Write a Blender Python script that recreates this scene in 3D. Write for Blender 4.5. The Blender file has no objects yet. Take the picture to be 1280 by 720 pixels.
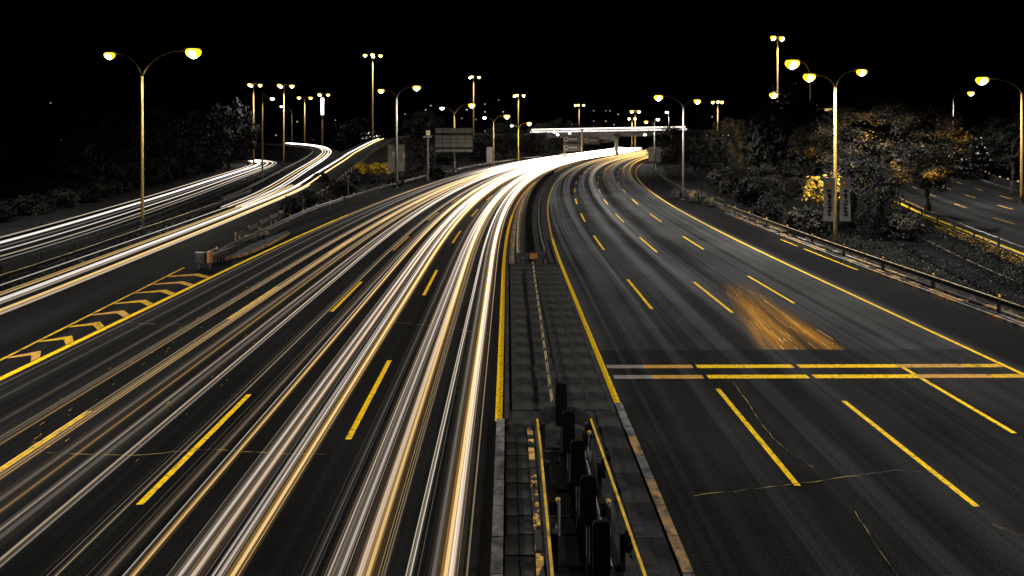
import bpy, math, random
from mathutils import Vector

# ------------------------------------------------------------------ camera, sky, exposure
sc = bpy.context.scene
col = sc.collection
F, H, CX, HY = 712.0, 8.6, 640.0, 168.0          # focal length in px, eye height, principal column, horizon row

cam_d = bpy.data.cameras.new("camera")
cam_d.sensor_width = 36.0
cam_d.lens = F / 1280.0 * 36.0
cam_d.shift_y = -(360.0 - HY) / 1280.0           # shift lens: verticals stay upright
cam_d.clip_start, cam_d.clip_end = 0.1, 5000.0
cam = bpy.data.objects.new("camera", cam_d)
cam.location = (0, 0, H)
cam.rotation_euler = (math.radians(90), 0, 0)
col.objects.link(cam)
sc.camera = cam

world = bpy.data.worlds.new("World")
sc.world = world
world.use_nodes = True
wn = world.node_tree
sky = wn.nodes.new("ShaderNodeTexSky")
sky.sky_type = 'NISHITA'
sky.sun_disc = False
sky.sun_elevation = math.radians(-4)
sky.sun_rotation = math.radians(200)
bg = wn.nodes["Background"]
wn.links.new(sky.outputs[0], bg.inputs[0])
bg.inputs[1].default_value = 0.004

fill_d = bpy.data.lights.new("night_fill_light", 'SUN')  # unseen lamp added as faint ambient fill for the night
fill_d.energy = 0.03
fill_d.angle = math.radians(12)
fill_d.color = (1.0, 0.97, 0.92)
night_fill = bpy.data.objects.new("night_fill_light", fill_d)
night_fill.rotation_euler = (math.radians(38), 0, math.radians(-25))
night_fill.location = (0, 0, 60)
col.objects.link(night_fill)

sc.render.engine = 'CYCLES'
sc.cycles.use_denoising = True
sc.cycles.max_bounces = 4
sc.cycles.diffuse_bounces = 2
sc.cycles.glossy_bounces = 2
sc.cycles.transparent_max_bounces = 96
sc.cycles.sample_clamp_indirect = 1.0
sc.view_settings.view_transform = 'Standard'
sc.view_settings.look = 'None'
sc.view_settings.exposure = 0.0
sc.view_settings.gamma = 1.0

# ------------------------------------------------------------------ helpers
LAMP_LIGHT = (1.0, 0.955, 0.88)
POWER = 2.6
R = random.Random(7)


def W(px, py, d):
    """World point at depth d that stands at that place of the view."""
    return Vector(((px - CX) * d / F, d, H + (HY - py) * d / F))


def G(px, py, z=0.0):
    """Point of the level z seen at that place."""
    d = F * (H - z) / (py - HY)
    return Vector(((px - CX) * d / F, d, z))


class MB:
    """Collects faces; build() links them as one mesh object."""
    def __init__(self):
        self.v, self.f, self.uv, self.c, self.m = [], [], None, None, []

    def box(self, c, size, rz=0.0, taper=1.0, tilt=0.0):
        cx, cy, cz = c
        sx, sy, sz = size[0] / 2, size[1] / 2, size[2] / 2
        ca, sa = math.cos(rz), math.sin(rz)
        b = len(self.v)
        for dz in (-1, 1):
            k = taper if dz > 0 else 1.0
            for dx, dy in ((-1, -1), (1, -1), (1, 1), (-1, 1)):
                x, y, z = dx * sx * k, dy * sy * k, dz * sz
                x += tilt * z
                self.v.append((cx + x * ca - y * sa, cy + x * sa + y * ca, cz + z))
        for q in ((0, 3, 2, 1), (4, 5, 6, 7), (0, 1, 5, 4), (1, 2, 6, 5), (2, 3, 7, 6), (3, 0, 4, 7)):
            self.f.append(tuple(b + i for i in q))
        return self

    def tube(self, pts, rad, n=8, cap=True):
        pts = [Vector(p) for p in pts]
        if not hasattr(rad, '__len__'):
            rad = [rad] * len(pts)
        b = len(self.v)
        for i, p in enumerate(pts):
            t = (pts[min(i + 1, len(pts) - 1)] - pts[max(i - 1, 0)]).normalized()
            u = t.cross(Vector((0, 0, 1)))
            if u.length < 1e-3:
                u = Vector((1, 0, 0))
            u.normalize()
            w = u.cross(t).normalized()
            for k in range(n):
                a = 2 * math.pi * k / n
                q = p + (u * math.cos(a) + w * math.sin(a)) * rad[i]
                self.v.append(tuple(q))
        for i in range(len(pts) - 1):
            for k in range(n):
                k2 = (k + 1) % n
                self.f.append((b + i * n + k, b + i * n + k2, b + (i + 1) * n + k2, b + (i + 1) * n + k))
        if cap:
            self.f.append(tuple(b + k for k in range(n))[::-1])
            self.f.append(tuple(b + (len(pts) - 1) * n + k for k in range(n)))
        return self

    def extrude(self, pts, prof, closed_prof=True):
        """prof: list of (lateral, dz); swept along the ground path pts."""
        pts = [Vector(p) for p in pts]
        b, n = len(self.v), len(prof)
        for i, p in enumerate(pts):
            t = (pts[min(i + 1, len(pts) - 1)] - pts[max(i - 1, 0)])
            t.z = 0
            t.normalize()
            r = Vector((t.y, -t.x, 0))
            for l, dz in prof:
                self.v.append((p.x + r.x * l, p.y + r.y * l, p.z + dz))
        m = n if closed_prof else n - 1
        for i in range(len(pts) - 1):
            for k in range(m):
                k2 = (k + 1) % n
                self.f.append((b + i * n + k, b + i * n + k2, b + (i + 1) * n + k2, b + (i + 1) * n + k))
        if closed_prof:
            self.f.append(tuple(b + k for k in range(n))[::-1])
            self.f.append(tuple(b + (len(pts) - 1) * n + k for k in range(n)))
        return self

    def lathe(self, c, prof, n=12, sy=1.0):
        b = len(self.v)
        for r, z in prof:
            for k in range(n):
                a = 2 * math.pi * k / n
                self.v.append((c[0] + r * math.cos(a), c[1] + r * math.sin(a) * sy, c[2] + z))
        for i in range(len(prof) - 1):
            for k in range(n):
                k2 = (k + 1) % n
                self.f.append((b + i * n + k, b + i * n + k2, b + (i + 1) * n + k2, b + (i + 1) * n + k))
        self.f.append(tuple(b + k for k in range(n))[::-1])
        self.f.append(tuple(b + (len(prof) - 1) * n + k for k in range(n)))
        return self

    def quad(self, a, b_, c, d):
        b = len(self.v)
        self.v += [tuple(a), tuple(b_), tuple(c), tuple(d)]
        self.f.append((b, b + 1, b + 2, b + 3))
        return self

    def mesh(self, name, mat, smooth=False):
        me = bpy.data.meshes.new(name)
        me.from_pydata(self.v, [], self.f)
        if mat:
            me.materials.append(mat)
        if self.uv:
            l = me.uv_layers.new(name="UVMap")
            for lp in me.loops:
                l.data[lp.index].uv = self.uv[lp.vertex_index]
        if self.c:
            a = me.color_attributes.new("glow", 'FLOAT_COLOR', 'POINT')
            a.data.foreach_set("color", [x for c in self.c for x in c])
        if smooth:
            me.polygons.foreach_set("use_smooth", [True] * len(me.polygons))
        me.update()
        return me

    def build(self, name, mat, parent=None, smooth=False):
        return link(name, self.mesh(name, mat, smooth), parent)


def link(name, data, parent=None):
    o = bpy.data.objects.new(name, data)
    col.objects.link(o)
    if parent is not None:
        o.parent = parent
        o.matrix_parent_inverse = parent.matrix_basis.inverted()
    return o


def tag(o, label, cat, group=None):
    o["label"], o["category"] = label, cat
    if group:
        o["group"] = group
    return o


def thing(name, loc, label, cat, group=None, rz=0.0):
    o = bpy.data.objects.new(name, None)
    o.location = loc
    o.rotation_euler.z = rz
    o.empty_display_size = 0.3
    col.objects.link(o)
    return tag(o, label, cat, group)


def structure(o):
    o["kind"] = "structure"
    return o


# ------------------------------------------------------------------ materials
def nodes_of(name):
    m = bpy.data.materials.new(name)
    m.use_nodes = True
    nt = m.node_tree
    return m, nt, nt.nodes["Principled BSDF"]


def ramp(nt, stops):
    r = nt.nodes.new("ShaderNodeValToRGB")
    e = r.color_ramp.elements
    while len(e) < len(stops):
        e.new(0.5)
    for x, (p, c) in zip(e, stops):
        x.position = p
        x.color = (*c, 1) if len(c) == 3 else c
    return r


def plain(name, a, b=None, rough=0.6, metal=0.0, scale=6.0, bump=0.0, spec=0.12, lo=0.35, hi=0.65):
    """Principled with two tones mixed by noise and optional relief."""
    m, nt, p = nodes_of(name)
    b = b or tuple(x * 0.6 for x in a)
    tc = nt.nodes.new("ShaderNodeTexCoord")
    n = nt.nodes.new("ShaderNodeTexNoise")
    n.inputs["Scale"].default_value = scale
    n.inputs["Detail"].default_value = 5
    nt.links.new(tc.outputs["Object"], n.inputs["Vector"])
    r = ramp(nt, [(lo, b), (hi, a)])
    nt.links.new(n.outputs["Fac"], r.inputs[0])
    nt.links.new(r.outputs[0], p.inputs["Base Color"])
    p.inputs["Roughness"].default_value = rough
    p.inputs["Metallic"].default_value = metal
    p.inputs["Specular IOR Level"].default_value = spec
    if bump:
        n2 = nt.nodes.new("ShaderNodeTexNoise")
        n2.inputs["Scale"].default_value = scale * 5
        n2.inputs["Detail"].default_value = 4
        nt.links.new(tc.outputs["Object"], n2.inputs["Vector"])
        bm = nt.nodes.new("ShaderNodeBump")
        bm.inputs["Strength"].default_value = bump
        bm.inputs["Distance"].default_value = 0.05
        nt.links.new(n2.outputs["Fac"], bm.inputs["Height"])
        nt.links.new(bm.outputs[0], p.inputs["Normal"])
    return m


def asphalt(name, dark, light, streak=1.0):
    """Asphalt with lengthwise wear and tail light streaks toned in; UV is metres across and along the road."""
    m, nt, p = nodes_of(name)
    uv = nt.nodes.new("ShaderNodeUVMap")
    uv.uv_map = "UVMap"

    def noise(sx, sy, detail, off=0.0):
        mp = nt.nodes.new("ShaderNodeMapping")
        mp.inputs["Scale"].default_value = (sx, sy, 1)
        mp.inputs["Location"].default_value = (off, off * 0.7, 0)
        nt.links.new(uv.outputs[0], mp.inputs[0])
        n = nt.nodes.new("ShaderNodeTexNoise")
        n.inputs["Scale"].default_value = 1.0
        n.inputs["Detail"].default_value = detail
        n.inputs["Roughness"].default_value = 0.6
        nt.links.new(mp.outputs[0], n.inputs["Vector"])
        return n.outputs["Fac"]

    def math_(op, a, b):
        n = nt.nodes.new("ShaderNodeMath")
        n.operation = op
        for i, x in enumerate((a, b)):
            if isinstance(x, (int, float)):
                n.inputs[i].default_value = x
            else:
                nt.links.new(x, n.inputs[i])
        return n.outputs[0]

    broad = noise(0.75, 0.012, 3, 3.1)        # wheel tracks, with broad light streaks toned in
    fine = noise(5.5, 0.02, 5, 9.4)           # tyre polish, with fine light streaks toned in
    patch = noise(0.16, 0.10, 4, 1.7)         # resurfacing, dirt
    grit = noise(28, 28, 3, 5.0)
    f = math_('MULTIPLY', math_('SUBTRACT', broad, 0.36), 1.9 * streak)
    f = math_('ADD', f, math_('MULTIPLY', math_('SUBTRACT', fine, 0.5), 1.0 * streak))
    f = math_('ADD', f, math_('MULTIPLY', math_('SUBTRACT', patch, 0.47), 1.5))
    f = math_('ADD', f, math_('MULTIPLY', math_('SUBTRACT', grit, 0.5), 2.0))
    r = ramp(nt, [(0.0, dark), (0.85, light)])
    nt.links.new(f, r.inputs[0])
    nt.links.new(r.outputs[0], p.inputs["Base Color"])
    p.inputs["Roughness"].default_value = 0.9
    p.inputs["Specular IOR Level"].default_value = 0.04
    bm = nt.nodes.new("ShaderNodeBump")
    bm.inputs["Strength"].default_value = 0.5
    bm.inputs["Distance"].default_value = 0.02
    nt.links.new(grit, bm.inputs["Height"])
    nt.links.new(bm.outputs[0], p.inputs["Normal"])
    return m


def paint(name, colr, worn=(0.05, 0.05, 0.05), amount=0.42, scale=7.0):
    m, nt, p = nodes_of(name)
    tc = nt.nodes.new("ShaderNodeTexCoord")
    n = nt.nodes.new("ShaderNodeTexNoise")
    n.inputs["Scale"].default_value = scale
    n.inputs["Detail"].default_value = 9
    n.inputs["Roughness"].default_value = 0.72
    nt.links.new(tc.outputs["Object"], n.inputs["Vector"])
    r = ramp(nt, [(amount - 0.1, worn), (amount, tuple(c * 0.75 for c in colr)), (amount + 0.15, colr)])
    nt.links.new(n.outputs["Fac"], r.inputs[0])
    nt.links.new(r.outputs[0], p.inputs["Base Color"])
    p.inputs["Roughness"].default_value = 0.85
    p.inputs["Specular IOR Level"].default_value = 0.05
    return m


def glow(name, c, strength):
    m, nt, p = nodes_of(name)
    p.inputs["Base Color"].default_value = (*c, 1)
    p.inputs["Emission Color"].default_value = (*c, 1)
    p.inputs["Emission Strength"].default_value = strength
    m.cycles.emission_sampling = 'NONE' if strength < 30 else 'AUTO'
    return m


def leaf(name, stops, rough=0.55):
    """Leaf colour differs from leaf to leaf."""
    m, nt, p = nodes_of(name)
    g = nt.nodes.new("ShaderNodeNewGeometry")
    r = ramp(nt, stops)
    tc = nt.nodes.new("ShaderNodeTexCoord")
    nz = nt.nodes.new("ShaderNodeTexNoise")
    nz.inputs["Scale"].default_value = 0.9
    nz.inputs["Detail"].default_value = 2
    nt.links.new(tc.outputs["Object"], nz.inputs["Vector"])
    mr = nt.nodes.new("ShaderNodeMapRange")
    mr.inputs[1].default_value, mr.inputs[2].default_value = 0.3, 0.7
    mr.inputs[3].default_value, mr.inputs[4].default_value = 0.0, 0.78
    nt.links.new(nz.outputs["Fac"], mr.inputs[0])
    ma = nt.nodes.new("ShaderNodeMath")
    ma.operation = 'MULTIPLY_ADD'
    ma.inputs[1].default_value = 0.24
    nt.links.new(g.outputs["Random Per Island"], ma.inputs[0])
    nt.links.new(mr.outputs[0], ma.inputs[2])
    nt.links.new(ma.outputs[0], r.inputs[0])
    nt.links.new(r.outputs[0], p.inputs["Base Color"])
    p.inputs["Roughness"].default_value = rough
    p.inputs["Specular IOR Level"].default_value = 0.12
    return m


def trail_material(name):
    """Light drawn through the air: adds its light, hides nothing."""
    m = bpy.data.materials.new(name)
    m.use_nodes = True
    nt = m.node_tree
    for n in list(nt.nodes):
        if n.type != 'OUTPUT_MATERIAL':
            nt.nodes.remove(n)
    out = next(n for n in nt.nodes if n.type == 'OUTPUT_MATERIAL')
    at = nt.nodes.new("ShaderNodeAttribute")
    at.attribute_name = "glow"
    em = nt.nodes.new("ShaderNodeEmission")
    nt.links.new(at.outputs["Color"], em.inputs[0])
    em.inputs[1].default_value = 1.0
    tr = nt.nodes.new("ShaderNodeBsdfTransparent")
    ad = nt.nodes.new("ShaderNodeAddShader")
    nt.links.new(em.outputs[0], ad.inputs[0])
    nt.links.new(tr.outputs[0], ad.inputs[1])
    nt.links.new(ad.outputs[0], out.inputs[0])
    m.cycles.emission_sampling = 'NONE'
    return m


YEL = (0.90, 0.57, 0.006)
M = dict(
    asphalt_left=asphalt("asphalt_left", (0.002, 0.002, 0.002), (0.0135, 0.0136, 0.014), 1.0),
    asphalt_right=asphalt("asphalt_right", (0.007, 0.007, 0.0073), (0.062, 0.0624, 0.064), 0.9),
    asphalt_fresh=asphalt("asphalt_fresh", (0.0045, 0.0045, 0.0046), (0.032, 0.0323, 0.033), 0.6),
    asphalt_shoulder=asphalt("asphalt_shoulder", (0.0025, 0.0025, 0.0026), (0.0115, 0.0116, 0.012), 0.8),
    asphalt_side=asphalt("asphalt_side", (0.003, 0.003, 0.0031), (0.021, 0.0211, 0.0217), 1.3),
    ground=plain("ground", (0.007, 0.0068, 0.006), (0.0022, 0.0022, 0.002), 0.95, scale=0.6, bump=0.6, spec=0.1),
    paint=paint("yellow_paint", YEL, amount=0.455, scale=8),
    paint_worn=paint("worn_yellow_paint", (0.62, 0.37, 0.02), amount=0.48, scale=3.5),
    paint_grey=paint("grey_paint", (0.22, 0.20, 0.19), amount=0.42),
    paint_orange=paint("orange_paint", (0.55, 0.30, 0.06), amount=0.45),
    scuff=leaf("scuffed_paint", [(0, (0.40, 0.18, 0.015)), (0.6, (0.62, 0.30, 0.015)), (1, (0.85, 0.50, 0.015))]),
    crack=plain("crack_sealant", (0.36, 0.25, 0.08), (0.02, 0.018, 0.015), 0.8, scale=2.2, lo=.42, hi=.6),
    tar=plain("tar", (0.01, 0.01, 0.01), rough=0.4),
    concrete=plain("concrete", (0.038, 0.0375, 0.037), (0.012, 0.012, 0.012), 0.85, scale=2.2, bump=0.5),
    slab=plain("paving_slab", (0.036, 0.0356, 0.0352), (0.006, 0.006, 0.006), 0.9, scale=1.1, bump=0.5),
    kerb=plain("kerb_stone", (0.21, 0.206, 0.203), (0.06, 0.06, 0.06), 0.8, scale=3.5, bump=0.4),
    kerb_orange=plain("painted_lit_kerb_stone", (0.46, 0.27, 0.11), (0.10, 0.085, 0.07), 0.8, scale=4.0, bump=0.4),  # orange kerb paint, and lamplight on the tiles put into the colour
    steel=plain("galvanised_steel", (0.10, 0.098, 0.096), (0.04, 0.039, 0.038), 0.45, 0.55, scale=3.0),
    steel_warm=plain("warm_lit_steel", (0.50, 0.38, 0.20), (0.18, 0.14, 0.09), 0.5, 0.3, scale=3.0),  # warm lamplight on rails and edges mixed into the steel colour
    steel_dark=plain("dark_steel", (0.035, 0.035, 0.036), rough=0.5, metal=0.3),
    black=plain("black_plastic", (0.007, 0.007, 0.007), rough=0.55),
    pole=plain("yellow_lit_pole", (0.26, 0.17, 0.04), (0.18, 0.12, 0.04), 0.4, 0.1, scale=1.5),  # lamplight on the poles put in as yellow pole colour
    pole_grey=plain("grey_pole_paint", (0.13, 0.122, 0.11), (0.085, 0.08, 0.072), 0.4, 0.2, scale=1.5),
    housing=plain("lamp_housing", (0.35, 0.28, 0.15), rough=0.4, metal=0.3),
    yellow_strip=plain("yellow_lit_reflective", (0.80, 0.50, 0.05), (0.45, 0.28, 0.04), 0.35, scale=4),  # yellow light on rail top edges as colour, also post reflectors
    orange_strip=plain("orange_reflective", (0.38, 0.19, 0.06), (0.25, 0.12, 0.05), 0.35, scale=4),
    rust=plain("peeling_paint", (0.60, 0.36, 0.10), (0.03, 0.03, 0.03), 0.8, scale=3.0, lo=0.48, hi=0.54),
    banner=plain("banner_cloth", (0.36, 0.35, 0.35), (0.24, 0.235, 0.235), 0.8, scale=1.2),
    ink=plain("banner_print", (0.03, 0.03, 0.03), rough=0.8),
    seal=plain("banner_emblem", (0.55, 0.24, 0.10), rough=0.8),
    sign_back=plain("sign_back", (0.30, 0.30, 0.30), (0.22, 0.22, 0.22), 0.45, 0.4, scale=1.0),
    sign_face=plain("sign_face", (0.06, 0.06, 0.06), rough=0.5),
    pale=plain("sign_print", (0.35, 0.35, 0.34), rough=0.6),
    bridge=plain("bridge_concrete", (0.10, 0.098, 0.095), (0.05, 0.05, 0.05), 0.8, scale=0.8, bump=0.3),
    facade=plain("far_facade", (0.02, 0.02, 0.022), rough=0.8),
    bark=plain("bark", (0.07, 0.06, 0.05), (0.03, 0.026, 0.022), 0.9, scale=5, bump=0.8),
    stone=plain("rubble", (0.16, 0.11, 0.065), (0.03, 0.028, 0.026), 0.9, scale=2.0, bump=0.5),
    lens=glow("lamp_lens", (1.0, 0.64, 0.012), 3.0),
    bulb=glow("lamp_bulb", (1.0, 0.90, 0.62), 16.0),
    bulb_white=glow("white_bulb", (1.0, 0.96, 0.88), 7.0),
    window=glow("lit_window", (1.0, 0.93, 0.80), 0.35),
    window_warm=glow("lit_window_warm", (1.0, 0.72, 0.25), 0.6),
    pole_glow=glow("pole_glow", (1.0, 0.97, 0.95), 1.6),  # glow standing in for the white-lit stretch of a mast pole
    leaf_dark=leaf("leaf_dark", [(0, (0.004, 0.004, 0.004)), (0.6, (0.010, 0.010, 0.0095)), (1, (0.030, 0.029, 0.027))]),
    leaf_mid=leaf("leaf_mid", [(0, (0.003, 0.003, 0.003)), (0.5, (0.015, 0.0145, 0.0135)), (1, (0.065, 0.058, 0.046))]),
    leaf_gold_lit=leaf("leaf_gold_lit", [(0, (0.003, 0.003, 0.003)), (0.45, (0.030, 0.028, 0.025)), (0.70, (0.085, 0.062, 0.033)), (0.93, (0.42, 0.22, 0.018))]),  # gold patches are lamplight on the crowns, put into the leaf colour
    leaf_yellow_lit=leaf("leaf_yellow_lit", [(0, (0.08, 0.05, 0.01)), (0.5, (0.3, 0.19, 0.02)), (1, (0.7, 0.44, 0.03))]),  # yellow lamplight on shrubs and planting put into the leaf colour
    trail=trail_material("light_trail"),
)

# ------------------------------------------------------------------ road reference line
TH0 = -0.007
S1, RAD, S2 = 35.0, 440.0, 200.0          # straight to S1, bend right to S2, then a long easy left bend
RAD2 = 620.0


def ref(s):
    if s <= S1:
        return 3.40 + s * math.sin(TH0), s * math.cos(TH0), TH0
    x1, y1, _ = ref(S1)
    if s <= S2:
        a = (s - S1) / RAD
        return (x1 + RAD * (math.cos(TH0) - math.cos(TH0 + a)), y1 + RAD * (math.sin(TH0 + a) - math.sin(TH0)), TH0 + a)
    x2, y2, t2 = ref(S2)
    if s <= S2 + 70:
        return x2 + (s - S2) * math.sin(t2), y2 + (s - S2) * math.cos(t2), t2
    x3, y3, t3 = ref(S2 + 70)
    a = (s - S2 - 70) / RAD2
    return (x3 + RAD2 * (math.cos(t3 - a) - math.cos(t3)), y3 + RAD2 * (math.sin(t3) - math.sin(t3 - a)), t3 - a)


def P(s, o, z=0.0):
    x, y, t = ref(s)
    return Vector((x + o * math.cos(t), y - o * math.sin(t), z))


def steps(s0, s1):
    out, s = [s0], s0
    while s < s1 - 1e-6:
        s = min(s1, s + (2.0 if s < 60 else 4.0 if s < 150 else 7.0))
        out.append(s)
    return out


def strip(mb, s0, s1, o0, o1, z, across=1):
    """A sheet along the reference line; o0, o1 numbers or functions of s."""
    f0 = o0 if callable(o0) else (lambda s: o0)
    f1 = o1 if callable(o1) else (lambda s: o1)
    if mb.uv is None:
        mb.uv = []
    b = len(mb.v)
    ss = steps(s0, s1)
    for s in ss:
        for k in range(across + 1):
            o = f0(s) + (f1(s) - f0(s)) * k / across
            mb.v.append(tuple(P(s, o, z)))
            mb.uv.append((o, s))
    n = across + 1
    for i in range(len(ss) - 1):
        for k in range(across):
            a = b + i * n + k
            mb.f.append((a, a + 1, a + n + 1, a + n))
    return mb


def path_strip(mb, pts, w0, w1, dz=0.0):
    """A sheet along any path, from lateral w0 to w1 (right positive)."""
    if mb.uv is None:
        mb.uv = []
    pts = [Vector(p) for p in pts]
    b, dist = len(mb.v), 0.0
    for i, p in enumerate(pts):
        t = pts[min(i + 1, len(pts) - 1)] - pts[max(i - 1, 0)]
        t.z = 0
        t.normalize()
        r = Vector((t.y, -t.x, 0))
        if i:
            dist += (p - pts[i - 1]).length
        for w in (w0, w1):
            q = p + r * w
            mb.v.append((q.x, q.y, q.z + dz))
            mb.uv.append((w, dist))
    for i in range(len(pts) - 1):
        a = b + 2 * i
        mb.f.append((a, a + 1, a + 3, a + 2))
    return mb


def smooth_path(pts, n=10):
    """Catmull-Rom through pts."""
    pts = [Vector(p) for p in pts]
    out = []
    for i in range(len(pts) - 1):
        p0, p1, p2, p3 = pts[max(i - 1, 0)], pts[i], pts[i + 1], pts[min(i + 2, len(pts) - 1)]
        for k in range(n):
            t = k / n
            out.append(0.5 * (2 * p1 + (p2 - p0) * t + (2 * p0 - 5 * p1 + 4 * p2 - p3) * t * t + (3 * p1 - p0 - 3 * p2 + p3) * t ** 3))
    out.append(pts[-1])
    return out


def shifted(pts, w, dz=0.0):
    pts = [Vector(p) for p in pts]
    out = []
    for i, p in enumerate(pts):
        t = pts[min(i + 1, len(pts) - 1)] - pts[max(i - 1, 0)]
        t.z = 0
        t.normalize()
        out.append(p + Vector((t.y * w, -t.x * w, dz)))
    return out


def resample(pts, step):
    pts = [Vector(p) for p in pts]
    out, carry = [(pts[0], (pts[1] - pts[0]).normalized())], step
    for a, b in zip(pts, pts[1:]):
        l = (b - a).length
        d = carry
        while d <= l:
            out.append((a.lerp(b, d / l), (b - a).normalized()))
            d += step
        carry = d - l
    return out


# ------------------------------------------------------------------ ground and roads
g = MB()
n = 40
xs = [-2500, -900, -400, -200, -120, -90, -75, -60, -50, -40, -30, -20, 0, 20, 30, 40, 50, 60, 75, 90, 120, 200, 400, 900, 2500]
ys = [-60, -20, 0, 20, 40, 60, 80, 100, 120, 150, 180, 220, 280, 360, 480, 700, 1200, 3000]
for y in ys:
    for x in xs:
        g.v.append((x, y, -0.16))
for j in range(len(ys) - 1):
    for i in range(len(xs) - 1):
        a = j * len(xs) + i
        g.f.append((a, a + 1, a + len(xs) + 1, a + len(xs)))
ground = structure(g.build("ground", M['ground']))

# left carriageway, widened on its outer side by the gore and the exit lane
def left_edge(s):
    if s < 36:
        return -27.0
    if s < 48:
        return -27.0 + (s - 36) / 12 * 2.6
    return -24.4

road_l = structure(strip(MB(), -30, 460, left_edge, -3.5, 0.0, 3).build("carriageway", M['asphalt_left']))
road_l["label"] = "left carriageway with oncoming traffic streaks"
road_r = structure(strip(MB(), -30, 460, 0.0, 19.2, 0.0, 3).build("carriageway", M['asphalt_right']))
road_r["label"] = "right carriageway with dashed yellow lane lines"
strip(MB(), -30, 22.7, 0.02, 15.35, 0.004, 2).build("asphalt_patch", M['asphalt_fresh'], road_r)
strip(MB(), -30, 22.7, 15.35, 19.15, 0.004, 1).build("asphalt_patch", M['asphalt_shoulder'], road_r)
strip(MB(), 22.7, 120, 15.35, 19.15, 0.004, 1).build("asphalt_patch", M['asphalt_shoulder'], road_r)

# ramp (B climbs ahead, A curls away to the left), far-left road C
RB = smooth_path([(-23.6, -30, 0), (-23.2, 0, 0), (-23.4, 20, 0), (-25.9, 42.5, 0), (-28.4, 62, 0.05), (-30.3, 80, .45), (-32.2, 95, 1.4),
                  (-35.2, 118, 2.8), (-38.4, 140, 4.0), (-42.5, 185, 6.6), (-46, 235, 7.3), (-50, 330, 7.6)])
RA = smooth_path([(-30.6, 62, 0.04), (-33.2, 78, .35), (-38, 103, 1.5), (-44, 132, 2.7), (-51.5, 158, 3.5), (-62, 181, 4.2),
                  (-76, 196, 4.8), (-95, 203, 5.2), (-140, 206, 5.6)])
RC = smooth_path([(-33, -30, 0), (-33.5, 10, 0), (-35.4, 38, 0), (-42.5, 69, 0), (-50.5, 98, 0), (-58, 125, 0), (-63.5, 145, 0.1),
                  (-69, 158, .3), (-80, 166, .6), (-110, 171, 1.0)])
RAMP_B_Z = 0.006


def ramp_body(pts, w0, w1, name, mat, label, dz=0.0):
    top = path_strip(MB(), pts, w0, w1, dz)
    n0 = len(pts)
    # skirts down to the ground, splayed like an embankment
    L = shifted(pts, w0, dz)
    Rr = shifted(pts, w1, dz)
    o = structure(top.build(name, mat))
    o["label"] = label
    sk = MB()
    for edge, sgn in ((L, -1), (Rr, 1)):
        for i in range(len(edge) - 1):
            a, b = edge[i], edge[i + 1]
            if max(a.z, b.z) < 0.12:
                continue
            t = (b - a)
            t.z = 0
            t.normalize()
            r = Vector((t.y, -t.x, 0)) * sgn
            fa, fb = a + r * (a.z * 0.9 + .2), b + r * (b.z * 0.9 + .2)
            fa.z = fb.z = -0.2
            sk.quad(a, b, fb, fa) if sgn > 0 else sk.quad(b, a, fa, fb)
    if sk.f:
        e = sk.build("embankment", M['ground'], o)
    return o


ramp_b = ramp_body(RB, -3.8, 4.4, "ramp_road", M['asphalt_left'], "exit ramp climbing away beside the main road", 0.008)
ramp_a = ramp_body(RA, -3.6, 3.6, "ramp_road", M['asphalt_left'], "branch of the ramp curling away to the left", 0.014)
road_c = structure(path_strip(MB(), RC, -4.6, 4.2).build("side_road", M['asphalt_left']))
road_c["label"] = "narrow road on the far left beside round shrubs"
pav_c = structure(path_strip(MB(), RC[:75], -11.5, -4.75, 0.06).build("pavement", M['concrete']))
kc = path_strip(MB(), RC[:75], -4.95, -4.65, 0.10)
kc.build("kerb", M['kerb'], pav_c)

# right-hand side road E with its yellow edge, service road F
RE = smooth_path([(24.0, 8, 0), (29.6, 24, 0), (34.6, 38.5, 0), (40.0, 53, 0), (44.6, 65, 0), (57, 92, 0), (74, 122, 0), (110, 172, 0)])
road_e = structure(path_strip(MB(), RE, 0.2, 21.5).build("side_road", M['asphalt_side']))
road_e["label"] = "wide side road beyond the railing on the right"
path_strip(MB(), RE, 0.45, 1.35, 0.004).build("edge_line", M['paint'], road_e)  # widened line, carries the yellow lamplight along the kerb as paint
path_strip(MB(), RE, 2.3, 2.45, 0.004).build("edge_line", M['paint_orange'], road_e)
for w in (7.2, 11.6, 15.6):
    for k, (p, t) in enumerate(resample(shifted(RE, w, 0.004), 13)):
        if k % 1 == 0 and 20 < p.y < 130:
            mb = path_strip(MB(), [p, p + t * 4.5], -0.08, 0.08)
            mb.build("lane_dash", M['paint_orange'], road_e)
path_strip(MB(), RE, 20.3, 20.5, 0.004).build("edge_line", M['paint_grey'], road_e)
fp = smooth_path([(26.2, 6, 0), (28.0, 24, 0), (31.5, 38, 0), (36.5, 52, 0), (40, 60, 0)])
road_f = structure(path_strip(MB(), fp, -3.2, -0.2, -0.05).build("service_road", M['asphalt_shoulder']))
path_strip(MB(), fp, -0.55, -0.43, -0.046).build("edge_line", M['paint_grey'], road_f)

# ------------------------------------------------------------------ painted markings
def line(parent, name, s0, s1, o, w, mat, z=0.010):
    return strip(MB(), s0, s1, o - w / 2, o + w / 2, z).build(name, mat, parent)


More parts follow.
